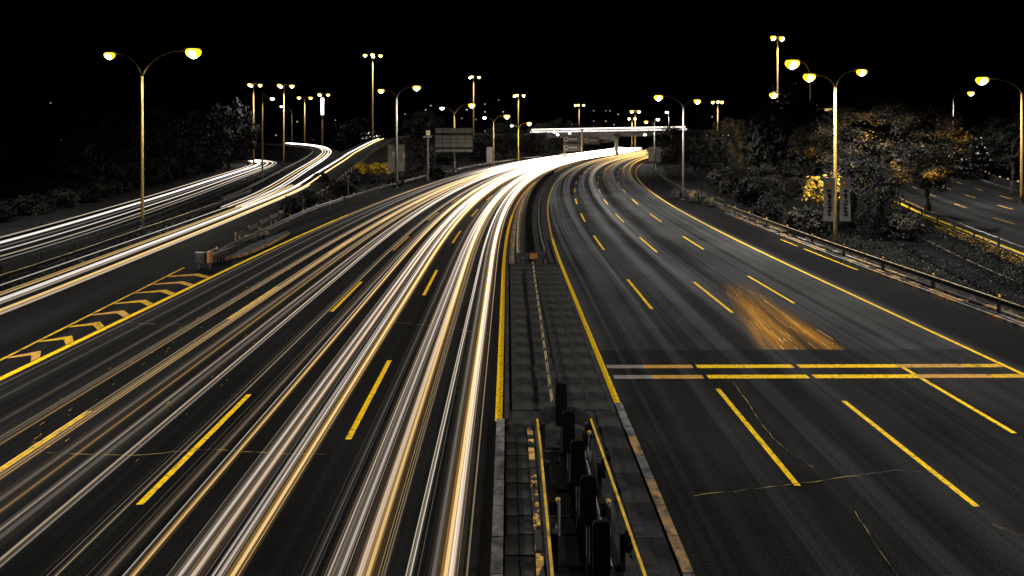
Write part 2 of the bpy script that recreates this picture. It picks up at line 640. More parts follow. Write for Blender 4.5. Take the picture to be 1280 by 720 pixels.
line(road_r, "edge_line", 17.4, 47, 0.10, 0.20, M['paint'])
line(road_r, "edge_line", 47, 110, 0.10, 0.16, M['paint_orange'])
line(road_r, "edge_line", 110, 420, 0.10, 0.18, M['paint'])
line(road_r, "edge_line", 5, 90, 15.05, 0.17, M['paint'], 0.012)
line(road_r, "edge_line", 90, 420, 15.05, 0.17, M['paint_orange'], 0.012)
for a, b in ((36, 43), (44, 47)):
    line(road_r, "shoulder_line", a, b, 18.75, 0.10, M['paint'], 0.012)
DL = 5.8
for o, near in ((3.68, [(13.9, 19.2), (28.0, 33.7), (42.4, 48.4), (56.3, 62)]),
                (7.42, [(13.1, 18.3), (27.4, 33.1), (41.6, 47.8), (56, 62)]),
                (11.16, [(16.3, 21.2), (28.9, 34.5), (42.7, 48.3), (56.5, 62.2)])):
    s = near[-1][0] + 14.4
    while s < 330:
        near.append((s, s + DL))
        s += 14.4
    near.insert(0, (near[0][0] - 14.4, near[0][0] - 14.4 + DL))
    for a, b in near:
        line(road_r, "lane_dash", a, b, o, 0.155, M['paint'] if a < 75 else M['paint_worn'], 0.014)

line(road_l, "edge_line", 17.1, 60, -3.68, 0.22, M['paint'])
line(road_l, "edge_line", 60, 330, -3.68, 0.2, M['paint_orange'])
line(road_l, "edge_line", -5, 60, -21.25, 0.27, M['paint'])
line(road_l, "edge_line", 60, 330, -21.25, 0.22, M['paint_orange'])
for o, st in ((-7.9, 16.1), (-11.95, 13.3), (-16.4, 12.2)):
    s = st - 14.4
    while s < 300:
        line(road_l, "lane_dash", s, s + 5.6, o, 0.17 if o > -16 else 0.2, M['paint'] if s < 40 and o > -16 else M['paint_worn'], 0.014)
        s += 14.4

# transverse double line over the right carriageway, broken at the lane lines
for yy, w in ((21.05, 0.30), (20.15, 0.30)):
    for o0, o1, mt in ((0.25, 1.6, 'paint_grey'), (1.6, 3.42, 'paint_orange'), (3.58, 7.15, 'paint'), (7.35, 11.0, 'paint'), (11.02, 13.6, 'paint_orange'), (13.6, 14.9, 'paint_worn')):
        sk = 0.13 * 0
        strip(MB(), yy - w / 2, yy + w / 2, o0 + (21.05 - yy) * .1, o1 + (21.05 - yy) * .1, 0.018).build("stop_line", M[mt], road_r)

# hatching of the gore
gore = []
for k, s in enumerate([21.7, 23.4, 25.2, 26.9, 28.7, 30.6, 32.4, 34.2]):
    oi = -21.45
    wd = 1.0 + (s - 20) * 0.105
    om, oo = oi - wd * 0.42, oi - wd
    mb = MB()
    t = 0.36
    for (oa, sa, ta), (ob, sb, tb) in (((oi, s, .42), (om, s + 0.62, .46)), ((om, s + 0.62, .46), (oo, s + 0.30, .2))):
        q = [P(sa, oa, .012), P(sa + ta, oa, .012), P(sb + tb, ob, .012), P(sb, ob, .012)]
        mb.quad(*q)
    mb.build("chevron_stripe", M['paint_worn'] if k % 3 else M['paint_orange'], road_l)
ol = MB()
strip(ol, 14, 36.8, lambda s: -21.45 - (1.0 + (s - 20) * 0.105) - .14, lambda s: -21.45 - (1.0 + (s - 20) * 0.105), 0.016)
ol.build("gore_line", M['paint_worn'], road_l)


def crack(parent, pts, w, mat, z=0.022):
    mb = MB()
    pp = [G(x, y, z) for x, y in pts]
    pp = smooth_path(pp, 4)
    rr = random.Random(len(pts) * 7 + int(pts[0][0]))
    for i in range(len(pp)):
        pp[i] += Vector((rr.uniform(-.03, .03), rr.uniform(-.03, .03), 0))
    path_strip(mb, pp, -w * .26, w * .26)
    return mb.build("crack", mat, parent)


crack(road_r, [(918, 478), (938, 508), (960, 540), (985, 563), (1018, 585)], 0.05, M['crack'])
crack(road_r, [(868, 619), (935, 612), (1000, 604), (1075, 594)], 0.035, M['crack'])
crack(road_r, [(1075, 594), (1120, 588), (1180, 592)], 0.035, M['tar'])
crack(road_r, [(1070, 640), (1100, 690), (1130, 730)], 0.03, M['crack'])
crack(road_r, [(1240, 655), (1262, 664), (1290, 672)], 0.03, M['crack'])
crack(road_l, [(60, 566), (165, 569), (215, 565), (265, 562), (330, 566), (405, 568)], 0.04, M['crack'])
crack(road_l, [(485, 402), (540, 407), (575, 412), (615, 418)], 0.04, M['crack'])
crack(road_l, [(160, 403), (195, 405), (228, 405)], 0.05, M['crack'])

# torn-up marking: scuffed paint left on the second lane from the right
rs = random.Random(3)
sl = MB()
for k in range(60):
    u, v = min(.97, max(.03, rs.gauss(*rs.choice([(.3, .13), (.3, .13), (.78, .1)])))), rs.random() ** 1.1
    y = 22.7 + v * 9.8
    xa = 9.7 + (y - 22.6) / 10 * 2.3
    xb = 13.5 + (y - 22.6) / 10 * 0.2
    x = xa + (xb - xa) * u
    L = rs.uniform(.25, 1.5) * (1.3 - .6 * v)
    w = rs.uniform(.003, .012) * (1.4 - v)
    dxy = -0.17 + 0.20 * u
    y2 = max(22.72, y - L)
    x2 = x - (y - y2) * -dxy
    sl.quad((x - w, y, .02), (x2 - w, y2, .02), (x2 + w, y2, .02), (x + w, y, .02))
o = sl.build("scuffed_paint", M['scuff'], road_r)
o["kind"] = "stuff"
sm, nt, pb = nodes_of("scuffed_stain")
tc = nt.nodes.new("ShaderNodeUVMap"); tc.uv_map = "UVMap"
mp = nt.nodes.new("ShaderNodeMapping"); mp.inputs["Scale"].default_value = (7, 0.9, 1)
nt.links.new(tc.outputs[0], mp.inputs[0])
nz = nt.nodes.new("ShaderNodeTexNoise"); nz.inputs["Scale"].default_value = 1.6; nz.inputs["Detail"].default_value = 7
nt.links.new(mp.outputs[0], nz.inputs["Vector"])
at = nt.nodes.new("ShaderNodeAttribute"); at.attribute_name = "glow"
mu = nt.nodes.new("ShaderNodeMath"); mu.operation = 'MULTIPLY'
rp = ramp(nt, [(0.30, (0.08, 0.08, 0.08)), (0.66, (1, 1, 1))])
nt.links.new(nz.outputs["Fac"], rp.inputs[0])
nt.links.new(rp.outputs[0], mu.inputs[0]); nt.links.new(at.outputs["Fac"], mu.inputs[1])
nt.links.new(mu.outputs[0], pb.inputs["Alpha"])
pb.inputs["Base Color"].default_value = (0.72, 0.32, 0.02, 1)
pb.inputs["Roughness"].default_value = 0.9
pb.inputs["Specular IOR Level"].default_value = 0.05
st = MB(); st.uv = []; st.c = []
NA, NB = 26, 20
for j in range(NB + 1):
    v = j / NB
    y = 22.72 + v * 10.6
    for i in range(NA + 1):
        u = i / NA
        xa = 9.5 + v * 2.4
        xb = 13.7 + v * 0.2
        st.v.append((xa + (xb - xa) * u, y, 0.016)); st.uv.append((u, v))
        e = (math.exp(-((u - .32) / .20) ** 2) + .75 * math.exp(-((u - .80 + .15 * v) / .13) ** 2)) * (1 - v) ** 1.0 * min(1, .4 + 3 * v) * 1.15 * min(1, 8 * u) * min(1, 8 * (1 - u))
        st.c.append((e, e, e, 1))
for j in range(NB):
    for i in range(NA):
        a = j * (NA + 1) + i
        st.f.append((a, a + 1, a + NA + 2, a + NA + 1))
st.build("scuffed_stain", sm, road_r)

# small bits of paint left on the left carriageway
bits = MB()
for k in range(120):
    s = rs.uniform(15, 40)
    o_ = -16.6 - (s - 14) * 0.06 + rs.gauss(0, .5) + (3.2 if k % 3 == 0 else 0)
    L, w = rs.uniform(.04, .28) * rs.random() + .03, rs.uniform(.004, .014)
    a, b = P(s, o_, .02), P(s + L, o_ - L * .02, .02)
    bits.quad(a + Vector((-w, 0, 0)), a + Vector((w, 0, 0)), b + Vector((w, 0, 0)), b + Vector((-w, 0, 0)))
o = bits.build("scuffed_paint", M['paint_worn'], road_l)
o["kind"] = "stuff"

# ------------------------------------------------------------------ median
med = structure(strip(MB(), -30, 460, -3.46, -0.03, 0.06, 1).build("median", M['concrete']))
# kerb stones of both edges
def kerb_row(parent, s0, s1, o, w, h, length, mats, name="kerb_stone", seed=1):
    rr = random.Random(seed)
    s = s0
    while s < s1:
        a, b = P(s + .012, o), P(s + length - .012, o)
        mid = (a + b) / 2
        rz = -ref(s)[2]
        m = mats[rr.randrange(len(mats))]
        MB().box((mid.x, mid.y, h / 2 + rr.uniform(-.006, .006)), (w, length - .024, h), rz).build(name, M[m], parent)
        s += length


kerb_row(med, 4, 17.0, -3.62, 0.24, 0.14, 1.0, ['kerb'], seed=2)
kerb_row(med, 17.0, 60, -3.44, 0.14, 0.12, 1.0, ['concrete'], seed=5)
kerb_row(med, 4, 17.4, 0.08, 0.22, 0.14, 1.0, ['kerb', 'kerb_orange', 'kerb_orange'], seed=3)
kerb_row(med, 17.4, 46, -0.16, 0.16, 0.12, 1.0, ['concrete'], seed=4)
# paving of the near median: square tiles on the left, slabs further on
rr = random.Random(11)
tile = MB().box((0, 0, 0), (0.30, 0.56, 0.06)).mesh("paving_tile", M['slab'])
for s in [4 + .6 * k for k in range(21)]:
    for o_ in (-3.33, -3.01):
        t = link("paving_tile", tile, med)
        p = P(s, o_)
        t.location = (p.x, p.y, 0.08 + rr.uniform(-.008, .008))
        t.rotation_euler.z = rr.uniform(-.015, .015)
slab_w, slab_l = 0.79, 1.15
slab = MB().box((0, 0, 0), (slab_w - .010, slab_l - .010, 0.05), 0).mesh("paving_slab", M['slab'])
s = 17.6
while s < 36:
    for k in range(4):
        t = link("paving_slab", slab, med)
        p = P(s + slab_l / 2, -2.9 + k * slab_w + .02)
        t.location = (p.x, p.y, 0.085 + rr.uniform(-.007, .007))
        t.rotation_euler.z = -ref(s)[2] + rr.uniform(-.01, .01)
    s += slab_l
slab2 = MB().box((0, 0, 0), (0.62, 1.13, 0.05), 0).mesh("paving_slab", M['slab'])
for s in [4 + 1.15 * k for k in range(12)]:
    t = link("paving_slab", slab2, med)
    p = P(s + .5, -0.40)
    t.location = (p.x, p.y, 0.082 + rr.uniform(-.006, .006))
# edging with peeling paint beside the tiles
for s in [4 + .72 * k for k in range(18)]:
    a = P(s, -2.77)
    MB().box((a.x, a.y, .10), (0.16, .69, .1), 0, 0.9).build("edging_block", M['rust'], med)
# dark joint strips and tyre-like stains over the slabs
for k, (oa, ob) in enumerate(((-2.55, -2.4), (-1.75, -1.68))):
    strip(MB(), 18, 35, oa, ob, 0.116).build("joint_strip", M['tar'], med)

# ------------------------------------------------------------------ guard rails
W_PROF = [(0.0, .42), (.07, .47), (.07, .53), (.01, .58), (.01, .62), (.07, .67), (.07, .74), (0.0, .79), (-.03, .79), (.03, .72), (.03, .68),
          (-.03, .62), (-.03, .58), (.03, .52), (.03, .48), (-.03, .42)]


def guard_rail(pts, label, spacing=4.0, mat='steel', post='steel', cap=None, side=1, name="guard_rail", group=None, strip_mat=None, post_h=.86, caps=False, prof=None):
    pts = [Vector(p) for p in pts]
    root = thing(name, pts[0], label, "guard rail", group)
    prof = [(l * side, z) for l, z in (prof or W_PROF)]
    if side < 0:
        prof = prof[::-1]
    MB().extrude(pts, prof).build("rail_beam", M[mat], root)
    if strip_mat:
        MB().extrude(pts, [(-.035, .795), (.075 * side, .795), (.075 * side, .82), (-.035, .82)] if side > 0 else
                     [(-.075, .795), (.035, .795), (.035, .82), (-.075, .82)]).build("lit_top_edge", M[strip_mat], root)  # lit top edge, its light carried by the strip colour
    pm = MB().box((0, 0, post_h / 2 - .05), (.10, .14, post_h + .1)).mesh("rail_post", M[post])
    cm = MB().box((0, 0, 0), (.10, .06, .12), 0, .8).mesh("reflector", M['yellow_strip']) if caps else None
    for k, (p, t) in enumerate(resample(pts, spacing)):
        q = p + Vector((t.y, -t.x, 0)) * (-.10 * side)
        o = link("rail_post", pm, root)
        o.location = q - root.location
        o.matrix_parent_inverse.identity()
        o.rotation_euler.z = math.atan2(t.y, t.x) - math.pi / 2
        if cm and k % 1 == 0:
            c = link("reflector", cm, root)
            c.matrix_parent_inverse.identity()
            c.location = q - root.location + Vector((0, 0, post_h + .05))
    return root


def along(s0, s1, o):
    f = o if callable(o) else (lambda s: o)
    return [P(s, f(s)) for s in steps(s0, s1)]


# right edge of the right carriageway
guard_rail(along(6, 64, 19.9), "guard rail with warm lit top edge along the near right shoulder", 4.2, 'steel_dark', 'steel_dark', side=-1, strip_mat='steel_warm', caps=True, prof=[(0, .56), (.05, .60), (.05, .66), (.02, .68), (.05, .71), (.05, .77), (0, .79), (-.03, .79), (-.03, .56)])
guard_rail(along(64.4, 230, 19.6), "far stretch of grey guard rail below the trees on the right", 4.2, 'steel', 'steel', side=-1)
# outer edge of the left carriageway, from the gore on
guard_rail(along(38.6, 215, lambda s: -23.0 - min(2.2, max(0, s - 38) * .1)), "grey guard rail along outer edge of the left carriageway", 4.0, 'steel', 'steel', side=1, caps=True)
# ramp
RBr = [p for p in RB if 43 < p.y < 240]
guard_rail(shifted(RBr, 4.2, .0), "dark guard rail with pale posts along the climbing ramp", 3.2, 'steel_dark', 'steel_warm', side=-1)
RAl = [p for p in RA if 70 < p.y < 205]
guard_rail(shifted(RAl, -3.5, 0), "low guard rail on outer side of the curling ramp", 4.0, 'steel', 'steel', side=1)
vr = smooth_path([(-28.0, 8, 0), (-28.2, 30, 0), (-31.0, 49, 0), (-33.5, 64, 0), (-36.6, 80, 0)])
guard_rail(vr, "guard rail with orange lit edge on the verge left of the ramp", 4.0, 'steel_dark', 'steel_dark', side=1, strip_mat='steel_warm')
RCr = [p for p in RC if 5 < p.y < 140]
RAIL3 = [(-.03, .42), (.03, .42), (.03, .48), (-.03, .48)]
f_root = guard_rail(shifted(RCr, 4.7, 0), "thin dark two-bar railing beside the narrow far-left road", 3.4, 'steel_dark', 'steel_dark', side=1, post_h=1.1, prof=RAIL3, name="railing")
MB().extrude(shifted(RCr, 4.7, 0), [(-.03, .95), (.03, .95), (.03, 1.02), (-.03, 1.02)]).build("top_bar", M['steel'], f_root)
REr = [p for p in RE if 12 < p.y < 95]
e_root = guard_rail(REr, "dark two-bar railing with square posts before the right side road", 4.3, 'steel_dark', 'steel_dark', side=1, post_h=1.0, prof=[(-.05, .28), (.05, .28), (.05, .42), (-.05, .42)], name="railing")
MB().extrude(REr, [(-.06, .78), (.06, .78), (.06, .96), (-.06, .96)]).build("top_bar", M['steel_dark'], e_root)
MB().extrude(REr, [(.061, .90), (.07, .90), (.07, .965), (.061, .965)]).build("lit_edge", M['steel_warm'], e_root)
REf = [p for p in shifted(RE, 21.8) if 40 < p.y < 170]
b_root = thing("barrier_wall", REf[0], "low dark wall along the far edge of the right side road", "wall")
MB().extrude(REf, [(-.2, -.1), (.2, -.1), (.12, 1.0), (-.12, 1.0)]).build("wall_body", M['concrete'], b_root)
for p, t in resample(REf, 5.5):
    MB().box((p.x, p.y, 1.1), (.16, .16, .22)).build("wall_light", M['window_warm'] if R.random() < .5 else M['pale'], b_root)

# far median: two rails with screens between them, starting behind a bracket
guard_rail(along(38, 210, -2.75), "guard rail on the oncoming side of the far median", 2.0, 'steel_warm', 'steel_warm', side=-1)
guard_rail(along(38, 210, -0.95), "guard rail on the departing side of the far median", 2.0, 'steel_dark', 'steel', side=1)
kerb_row(med, 37.5, 95, -3.16, 0.34, 0.20, 0.9, ['kerb', 'kerb_orange', 'kerb'], seed=8)
kerb_row(med, 37.5, 80, -0.55, 0.2, 0.15, 1.2, ['concrete'], seed=9)
br = thing("rail_end_bracket", P(37.4, -1.85), "grey rail end bracket with an orange reflector where the far median rails begin", "bracket")
p = P(37.4, -1.85)
MB().box((p.x, p.y, .62), (1.9, .12, .42)).build("end_plate", M['steel'], br)
MB().box((p.x + .12, p.y - .075, .62), (.5, .03, .36)).build("orange_reflector", M['orange_strip'], br)
for dx in (-.75, .75):
    MB().box((p.x + dx, p.y + .1, .22), (.12, .12, .48)).build("bracket_leg", M['steel_dark'], br)
MB().tube([(p.x + .1, p.y - .1, .3), (p.x + .12, p.y - .35, .1)], .04).build("stay", M['steel'], br)

# glare screens
def glare_board(s, o, z0, z1, label, w=.30, group="glare boards on the median"):
    p = P(s, o)
    r = thing("glare_board", (p.x, p.y, 0), label, "glare board", group)
    h = z1 - z0
    b = MB()
    prof = [(-w / 2, 0), (-w / 2, h * .93), (-w * .38, h), (w * .38, h), (w / 2, h * .93), (w / 2, 0)]
    for dy in (-.03, .03):
        for x, z in prof:
            b.v.append((p.x + x, p.y + dy + .02 * math.cos(x * 9), z0 + z))
    k = len(prof)
    b.f.append(tuple(range(k)))
    b.f.append(tuple(range(2 * k - 1, k - 1, -1)))
    for i in range(k):
        j = (i + 1) % k
        b.f.append((i, i + k, j + k, j))
    b.build("board", M['black'], r)
    MB().tube([(p.x, p.y + .05, 0), (p.x, p.y + .05, z0 + h * .4)], .04, 6).build("board_post", M['steel'], r)
    MB().box((p.x, p.y + .05, z0 - .02), (.14, .1, .05)).build("clamp", M['steel_dark'], r)
    return r


ords = ["nearest", "second", "third", "fourth", "fifth"]
for k, (s, x) in enumerate(((9.7, 1.52), (11.0, 1.47), (12.3, 1.42), (13.6, 1.35), (14.9, 1.28))):
    lab = ("black glare board closest to the camera on the near median" if k == 0 else
           "black glare board at the curved rail end, farthest of the near row" if k == 4 else
           f"black glare board, {ords[k]} from the camera on the near median")
    glare_board(s, x - P(s, 0).x, 1.12 - k * .03, 2.02 - k * .01 + (.12 if k == 4 else 0), lab)
k = 0
for s in [39.5 + 2.0 * i for i in range(40)]:
    glare_board(s, -1.85, .5, 1.15, "small dark glare board in the long row between the far median rails", .55, "glare boards in the far median row")

# near median: rails bent round in a bull nose
xl, xr, yn = 0.70, 2.15, 15.6
nose = []
for k in range(13):
    a = math.pi * k / 12
    nose.append(Vector(((xl + xr) / 2 - math.cos(a) * (xr - xl) / 2, yn + math.sin(a) * .75, 0)))
path = [Vector((xl + .02 * 1, y, 0)) for y in (3, 6, 9, 12, 14)] + nose + [Vector((xr + .035 * (yn - y) * 1.0, y, 0)) for y in (14, 12, 9, 6, 3)]
root = thing("guard_rail", (1.4, yn, 0), "guard rail bent round in a dark curved nose on the near median", "guard rail")
MB().extrude(path[:5] + [nose[0]], [(-l, z) for l, z in W_PROF][::-1]).build("rail_beam", M['steel_dark'], root)
MB().extrude([nose[-1]] + path[-5:], [(-l, z) for l, z in W_PROF][::-1]).build("rail_beam", M['steel_dark'], root)
MB().extrude(nose, [(-.03, .38), (.03, .38), (.05, .60), (.03, .82), (-.03, .82)]).build("nose_plate", M['steel_dark'], root)
MB().extrude(path[:5] + [nose[0]], [(-.035, .795), (.02, .795), (.02, .82), (-.035, .82)]).build("lit_top_edge", M['yellow_strip'], root)  # yellow-lit rail edge added as a coloured strip
MB().extrude([nose[-1]] + path[-5:], [(-.035, .795), (.02, .795), (.02, .82), (-.035, .82)]).build("lit_top_edge", M['yellow_strip'], root)
for y in (6.4, 8.8, 11.2, 13.6, 15.4):
    for x, sg in ((xl, 1), (xr + .035 * (yn - y), -1)):
        MB().box((x + sg * .14, y, .37), (.11, .15, .86)).build("rail_post", M['steel_dark'], root)
        MB().box((x + sg * .05, y, .6), (.10, .2, .3)).build("spacer_block", M['steel_dark'], root)
for x, y, lab in ((0.98, 12.15, "pale slim marker post beside the left near median rail"), (2.05, 12.1, "pale slim marker post beside the right near median rail"),
                  (2.02, 14.9, "pale slim marker post close to the curved rail nose")):
    r = thing("marker_post", (x, y, 0), lab, "post", "marker posts on the near median")
    MB().lathe((x, y, 0), [(.05, 0), (.05, .74), (.035, .8)], 10).build("post_shaft", M['kerb'], r)
    MB().lathe((x, y, .8), [(.055, 0), (.055, .03), (.03, .05)], 10).build("post_cap", M['kerb_orange'], r)
    MB().lathe((x - .12, y + .02, 0), [(.07, .5), (.07, .78)], 10).build("dark_sleeve", M['black'], r)
# drain channel between the near rails
pit = structure(MB().quad((0.86, 2, .064), (2.3, 2, .064), (2.1, 15.5, .064), (0.86, 15.5, .064)).build("drain_bed", M['tar']))
for y in (7.5, 10.1, 12.7, 15.3):
    MB().box((1.45, y, .085), (1.15, .06, .03)).build("bed_joint", M['concrete'], pit)
MB().tube([(1.95, 5, .16), (1.9, 15.2, .16)], .06, 8).build("cable_duct", M['steel'], pit)
# low rail running over the slabs
lr = along(17.3, 36.6, lambda s: -2.05 + (s - 17) * .012)
root = thing("low_rail", lr[0], "thin broken low rail with warm highlights coloured in, running over the median slabs", "rail")
for k in range(18):
    s = 17.4 + k * 1.07
    a, b = P(s, -2.05 + (s - 17) * .012, .42), P(s + .86, -2.05 + (s + .86 - 17) * .012, .42)
    MB().tube([a, b], .045, 6).build("rail_bar", M['steel_warm'], root)  # warm highlights on the rail put into the bar colour
    MB().tube([(a.x, a.y, .08), (a.x, a.y, .5)], .025, 6).build("bar_post", M['steel'], root)

# right verge: kerb stones, rubble
vg = structure(strip(MB(), -10, 120, 19.25, 22.4, 0.05, 1).build("verge", M['ground']))
kerb_row(vg, 16, 62, 19.32, .16, .16, .9, ['kerb_orange', 'kerb'], seed=21)
kerb_row(vg, 16, 62, 20.2, .2, .19, .8, ['kerb_orange', 'concrete', 'kerb'], seed=23)
kerb_row(vg, 16, 62, 19.62, .22, .17, .75, ['kerb', 'kerb_orange', 'concrete'], seed=22)
rub = MB()
rs = random.Random(5)
for k in range(1500):
    s = rs.uniform(14, 70)
    p = P(s, rs.uniform(19.9, 21.0))
    a = rs.uniform(.04, .13)
    rub.box((p.x, p.y, .06 + a * .25), (a * rs.uniform(.8, 1.8), a * rs.uniform(.8, 1.8), a * .8), rs.uniform(0, 3), .6)
o = rub.build("rubble", M['stone'], vg)
o["kind"] = "stuff"

# gore crash cushion
c = G(252, 336)
r = thing("crash_cushion", c, "grey crash cushion with orange band at the tip of the gore", "crash cushion")
def rounded_panel(cx, cy, cz, w, h, d, name, mat):
    b = MB()
    prof = [(-w / 2, 0), (-w / 2 + .05, -d * .7), (-w * .2, -d), (w * .2, -d), (w / 2 - .05, -d * .7), (w / 2, 0), (w / 2, .12), (-w / 2, .12)]
    for z in (-h / 2, -h / 2 + .05, h / 2 - .05, h / 2):
        k_ = .95 if abs(z) > h / 2 - .03 else 1.0
        for x, y in prof:
            b.v.append((cx + x * k_, cy + y * k_, cz + z))
    m_ = len(prof)
    for i_ in range(3):
        for k_ in range(m_):
            k2 = (k_ + 1) % m_
            b.f.append((i_ * m_ + k_, i_ * m_ + k2, (i_ + 1) * m_ + k2, (i_ + 1) * m_ + k_))
    b.f.append(tuple(range(m_))[::-1])
    b.f.append(tuple(range(3 * m_, 4 * m_)))
    return b.build(name, M[mat], r)


rounded_panel(c.x - .05, c.y, .74, .72, .66, .22, "nose_panel", 'steel')
rounded_panel(c.x + .50, c.y + .02, .76, .34, .72, .16, "orange_panel", 'orange_strip')
for q in (-.28, .55):
    MB().box((c.x + q, c.y + 1.2, .70), (.08, 2.3, .32)).build("side_beam", M['steel'], r)
for q in (.5, 1.2, 1.9):
    MB().box((c.x + .14, c.y + q, .62), (.7, .08, .4)).build("diaphragm", M['steel_dark'], r)
for dx, dy in ((-.2, .1), (.5, .1), (-.2, 1.5), (.5, 1.5)):
    MB().box((c.x + dx, c.y + dy, .2), (.12, .12, .5)).build("cushion_leg", M['steel'], r)
r = thing("traffic_island", P(42.5, -22.3), "low pale concrete island between the gore rails", "traffic island")
isl = []
for s, o_ in ((38.5, -22.6), (40, -21.9), (44, -21.8), (48, -22.2), (49, -22.9), (44, -23.1), (39.5, -23.0)):
    isl.append(P(s, o_))
b = MB()
for z in (0, .22):
    for p in isl:
        b.v.append((p.x, p.y, z))
kk = len(isl)
b.f.append(tuple(range(kk, 2 * kk))); b.f.append(tuple(range(kk - 1, -1, -1)))
for i in range(kk):
    j = (i + 1) % kk
    b.f.append((i, j, j + kk, i + kk))
b.build("island_body", M['concrete'], r)
b2 = MB()
b2.extrude(isl[:4], [(-.02, .05), (.06, .05), (.06, .24), (-.02, .24)])
b2.build("island_edge", M['kerb_orange'], r)
for px, py, lab in ((312, 297, "pale amber marker lamp on the ground by the ramp rail"), (330, 293, "pale amber marker lamp nearer the main road rail")):
    p = G(px, py, .3)
    r = thing("marker_lamp", (p.x, p.y, 0), lab, "marker lamp", "marker lamps in the gore")
    MB().box((p.x, p.y, .12), (.16, .16, .3)).build("lamp_foot", M['steel_dark'], r)
    MB().box((p.x, p.y, .40), (.85, .3, .24), .5, .8).build("lamp_head", M['steel_warm'], r)
p = P(70, -25.0)
r = thing("marker_pole", p, "thin grey pole rising over the left guard rail", "pole")
MB().tube([(p.x, p.y, -.1), (p.x, p.y, 3.2)], .07, 8).build("pole_shaft", M['pole_grey'], r)
MB().box((p.x, p.y, 3.3), (.24, .12, .24)).build("pole_head", M['pole_grey'], r)

# ------------------------------------------------------------------ street lamps
def luminaire(parent, tip, direction, size, mats=('lens', 'bulb')):
    """Cobra head: housing, glowing bowl with the burner in it."""
    d = Vector(direction)
    d.z = 0
    d.normalize()
    rz = math.atan2(d.y, d.x)
    c = Vector(tip)
    hb = MB()
    size *= .86
    L, Wd, T = size * 1.25, size * .62, size * .14
    ca, sa = math.cos(rz), math.sin(rz)

    def loc(x, y, z):
        return (c.x + x * ca - y * sa, c.y + x * sa + y * ca, c.z + z)
    ring = [(-.62, .22), (-.35, .42), (.1, .5), (.45, .42), (.6, .15)]
    outline = [(x * L, y * Wd) for x, y in ring] + [(x * L, -y * Wd) for x, y in ring[::-1]]
    k = len(outline)
    for sc_, z in ((.80, .16 * size), (.82, .16 * size + T * .4), (.62, .16 * size + T), (.3, .16 * size + T * 1.3)):
        for x, y in outline:
            hb.v.append(loc(x * sc_, y * sc_, z))
    for i in range(3):
        for j in range(k):
            j2 = (j + 1) % k
            hb.f.append((i * k + j, i * k + j2, (i + 1) * k + j2, (i + 1) * k + j))
    hb.f.append(tuple(range(3 * k, 4 * k)))
    hb.f.append(tuple(range(k))[::-1])
    h = hb.build("lamp_housing", M['housing'], parent, True)
    bowl = MB()
    rings = [(.72, .34), (.95, .14), (1.0, -.08), (.96, -.38), (.8, -.7), (.5, -.95), (.15, -1.05)]
    nn = 14
    for q, dz in rings:
        for j in range(nn):
            a = 2 * math.pi * j / nn
            bowl.v.append(loc(.08 * L + math.cos(a) * L * .47 * q, math.sin(a) * Wd * .5 * q, dz * size * .48 - .005))
    for i in range(len(rings) - 1):
        for j in range(nn):
            j2 = (j + 1) % nn
            bowl.f.append((i * nn + j, (i + 1) * nn + j, (i + 1) * nn + j2, i * nn + j2))
    bowl.f.append(tuple(range((len(rings) - 1) * nn, len(rings) * nn)))
    bo = bowl.build("lamp_bowl", M[mats[0]], parent, True)
    bulb = MB()
    q = loc(.08 * L, 0, -size * .20)
    pr = [(.02, -.5), (.6, -.36), (.95, -.05), (.8, .28), (.3, .45)]
    bulb.lathe(q, [(r * size * .42, z * size * .74) for r, z in pr], 12)
    bulb.build("burner", M[mats[1]], bo, True)
    return Vector(q)


def light_at(parent, q, power, spot=170, colr=LAMP_LIGHT):
    d = bpy.data.lights.new("lamp_light", 'SPOT')
    d.energy = power * POWER
    d.color = colr
    d.spot_size = math.radians(spot)
    d.spot_blend = 0.5
    d.shadow_soft_size = 0.25
    o = bpy.data.objects.new("lamp_light", d)
    o.location = Vector(q) + Vector((0, 0, -.45))
    o.parent = parent
    o.matrix_parent_inverse = parent.matrix_basis.inverted()
    col.objects.link(o)
    return o


def arm_curve(a, b, rise):
    """From the fork a up and over to the lamp b."""
    a, b = Vector(a), Vector(b)
    pts = []
    for k in range(11):
        t = k / 10
        p = a.lerp(b, t)
        h = (1 - (1 - t) ** 2.1)
        p.z = a.z + (b.z - a.z) * h
        p.x = a.x + (b.x - a.x) * (t ** 1.25)
        p.y = a.y + (b.y - a.y) * (t ** 1.25)
        pts.append(p)
    return pts


def street_lamp(px, d, fork_y, lamps, label, z0=0.0, mat='pole', rad=.12, group="street lamps beside the road", top_y=None, size=1.0):
    """lamps: (px, py, power, size, style)"""
    base = W(px, 0, d)
    base.z = z0
    fork = W(px, fork_y, d)
    r = thing("street_lamp", base, label, "street lamp", group)
    MB().tube([(base.x, base.y, z0 - .2), (base.x, base.y, z0 + 1.2), (base.x, base.y, fork.z)], [rad * 1.25, rad * 1.2, rad * .75], 10).build("pole", M[mat], r, True)
    MB().lathe((base.x, base.y, z0), [(rad * 2.6, 0), (rad * 2.6, .06), (rad * 1.6, .12), (rad * 1.4, .5)], 10).build("base_plate", M['steel'], r)
    for lx, ly, power, size, style in lamps:
        tip = W(lx, ly, d)
        dr = Vector((tip.x - fork.x, tip.y - fork.y, 0))
        if dr.length < 0.3:
            dr = Vector((1, 0, 0))
        dn = dr.normalized()
        pts = arm_curve(fork, tip - dn * size * .55 + Vector((0, 0, .05)), 0)
        MB().tube(pts, [rad * .62 - rad * .25 * k / 10 for k in range(11)], 8).build("arm", M[mat], r, True)
        q = luminaire(r, tip, dr, size, ('lens', 'bulb') if style == 'y' else ('bulb_white', 'bulb_white'))
        if power:
            light_at(r, q, power)
    return r


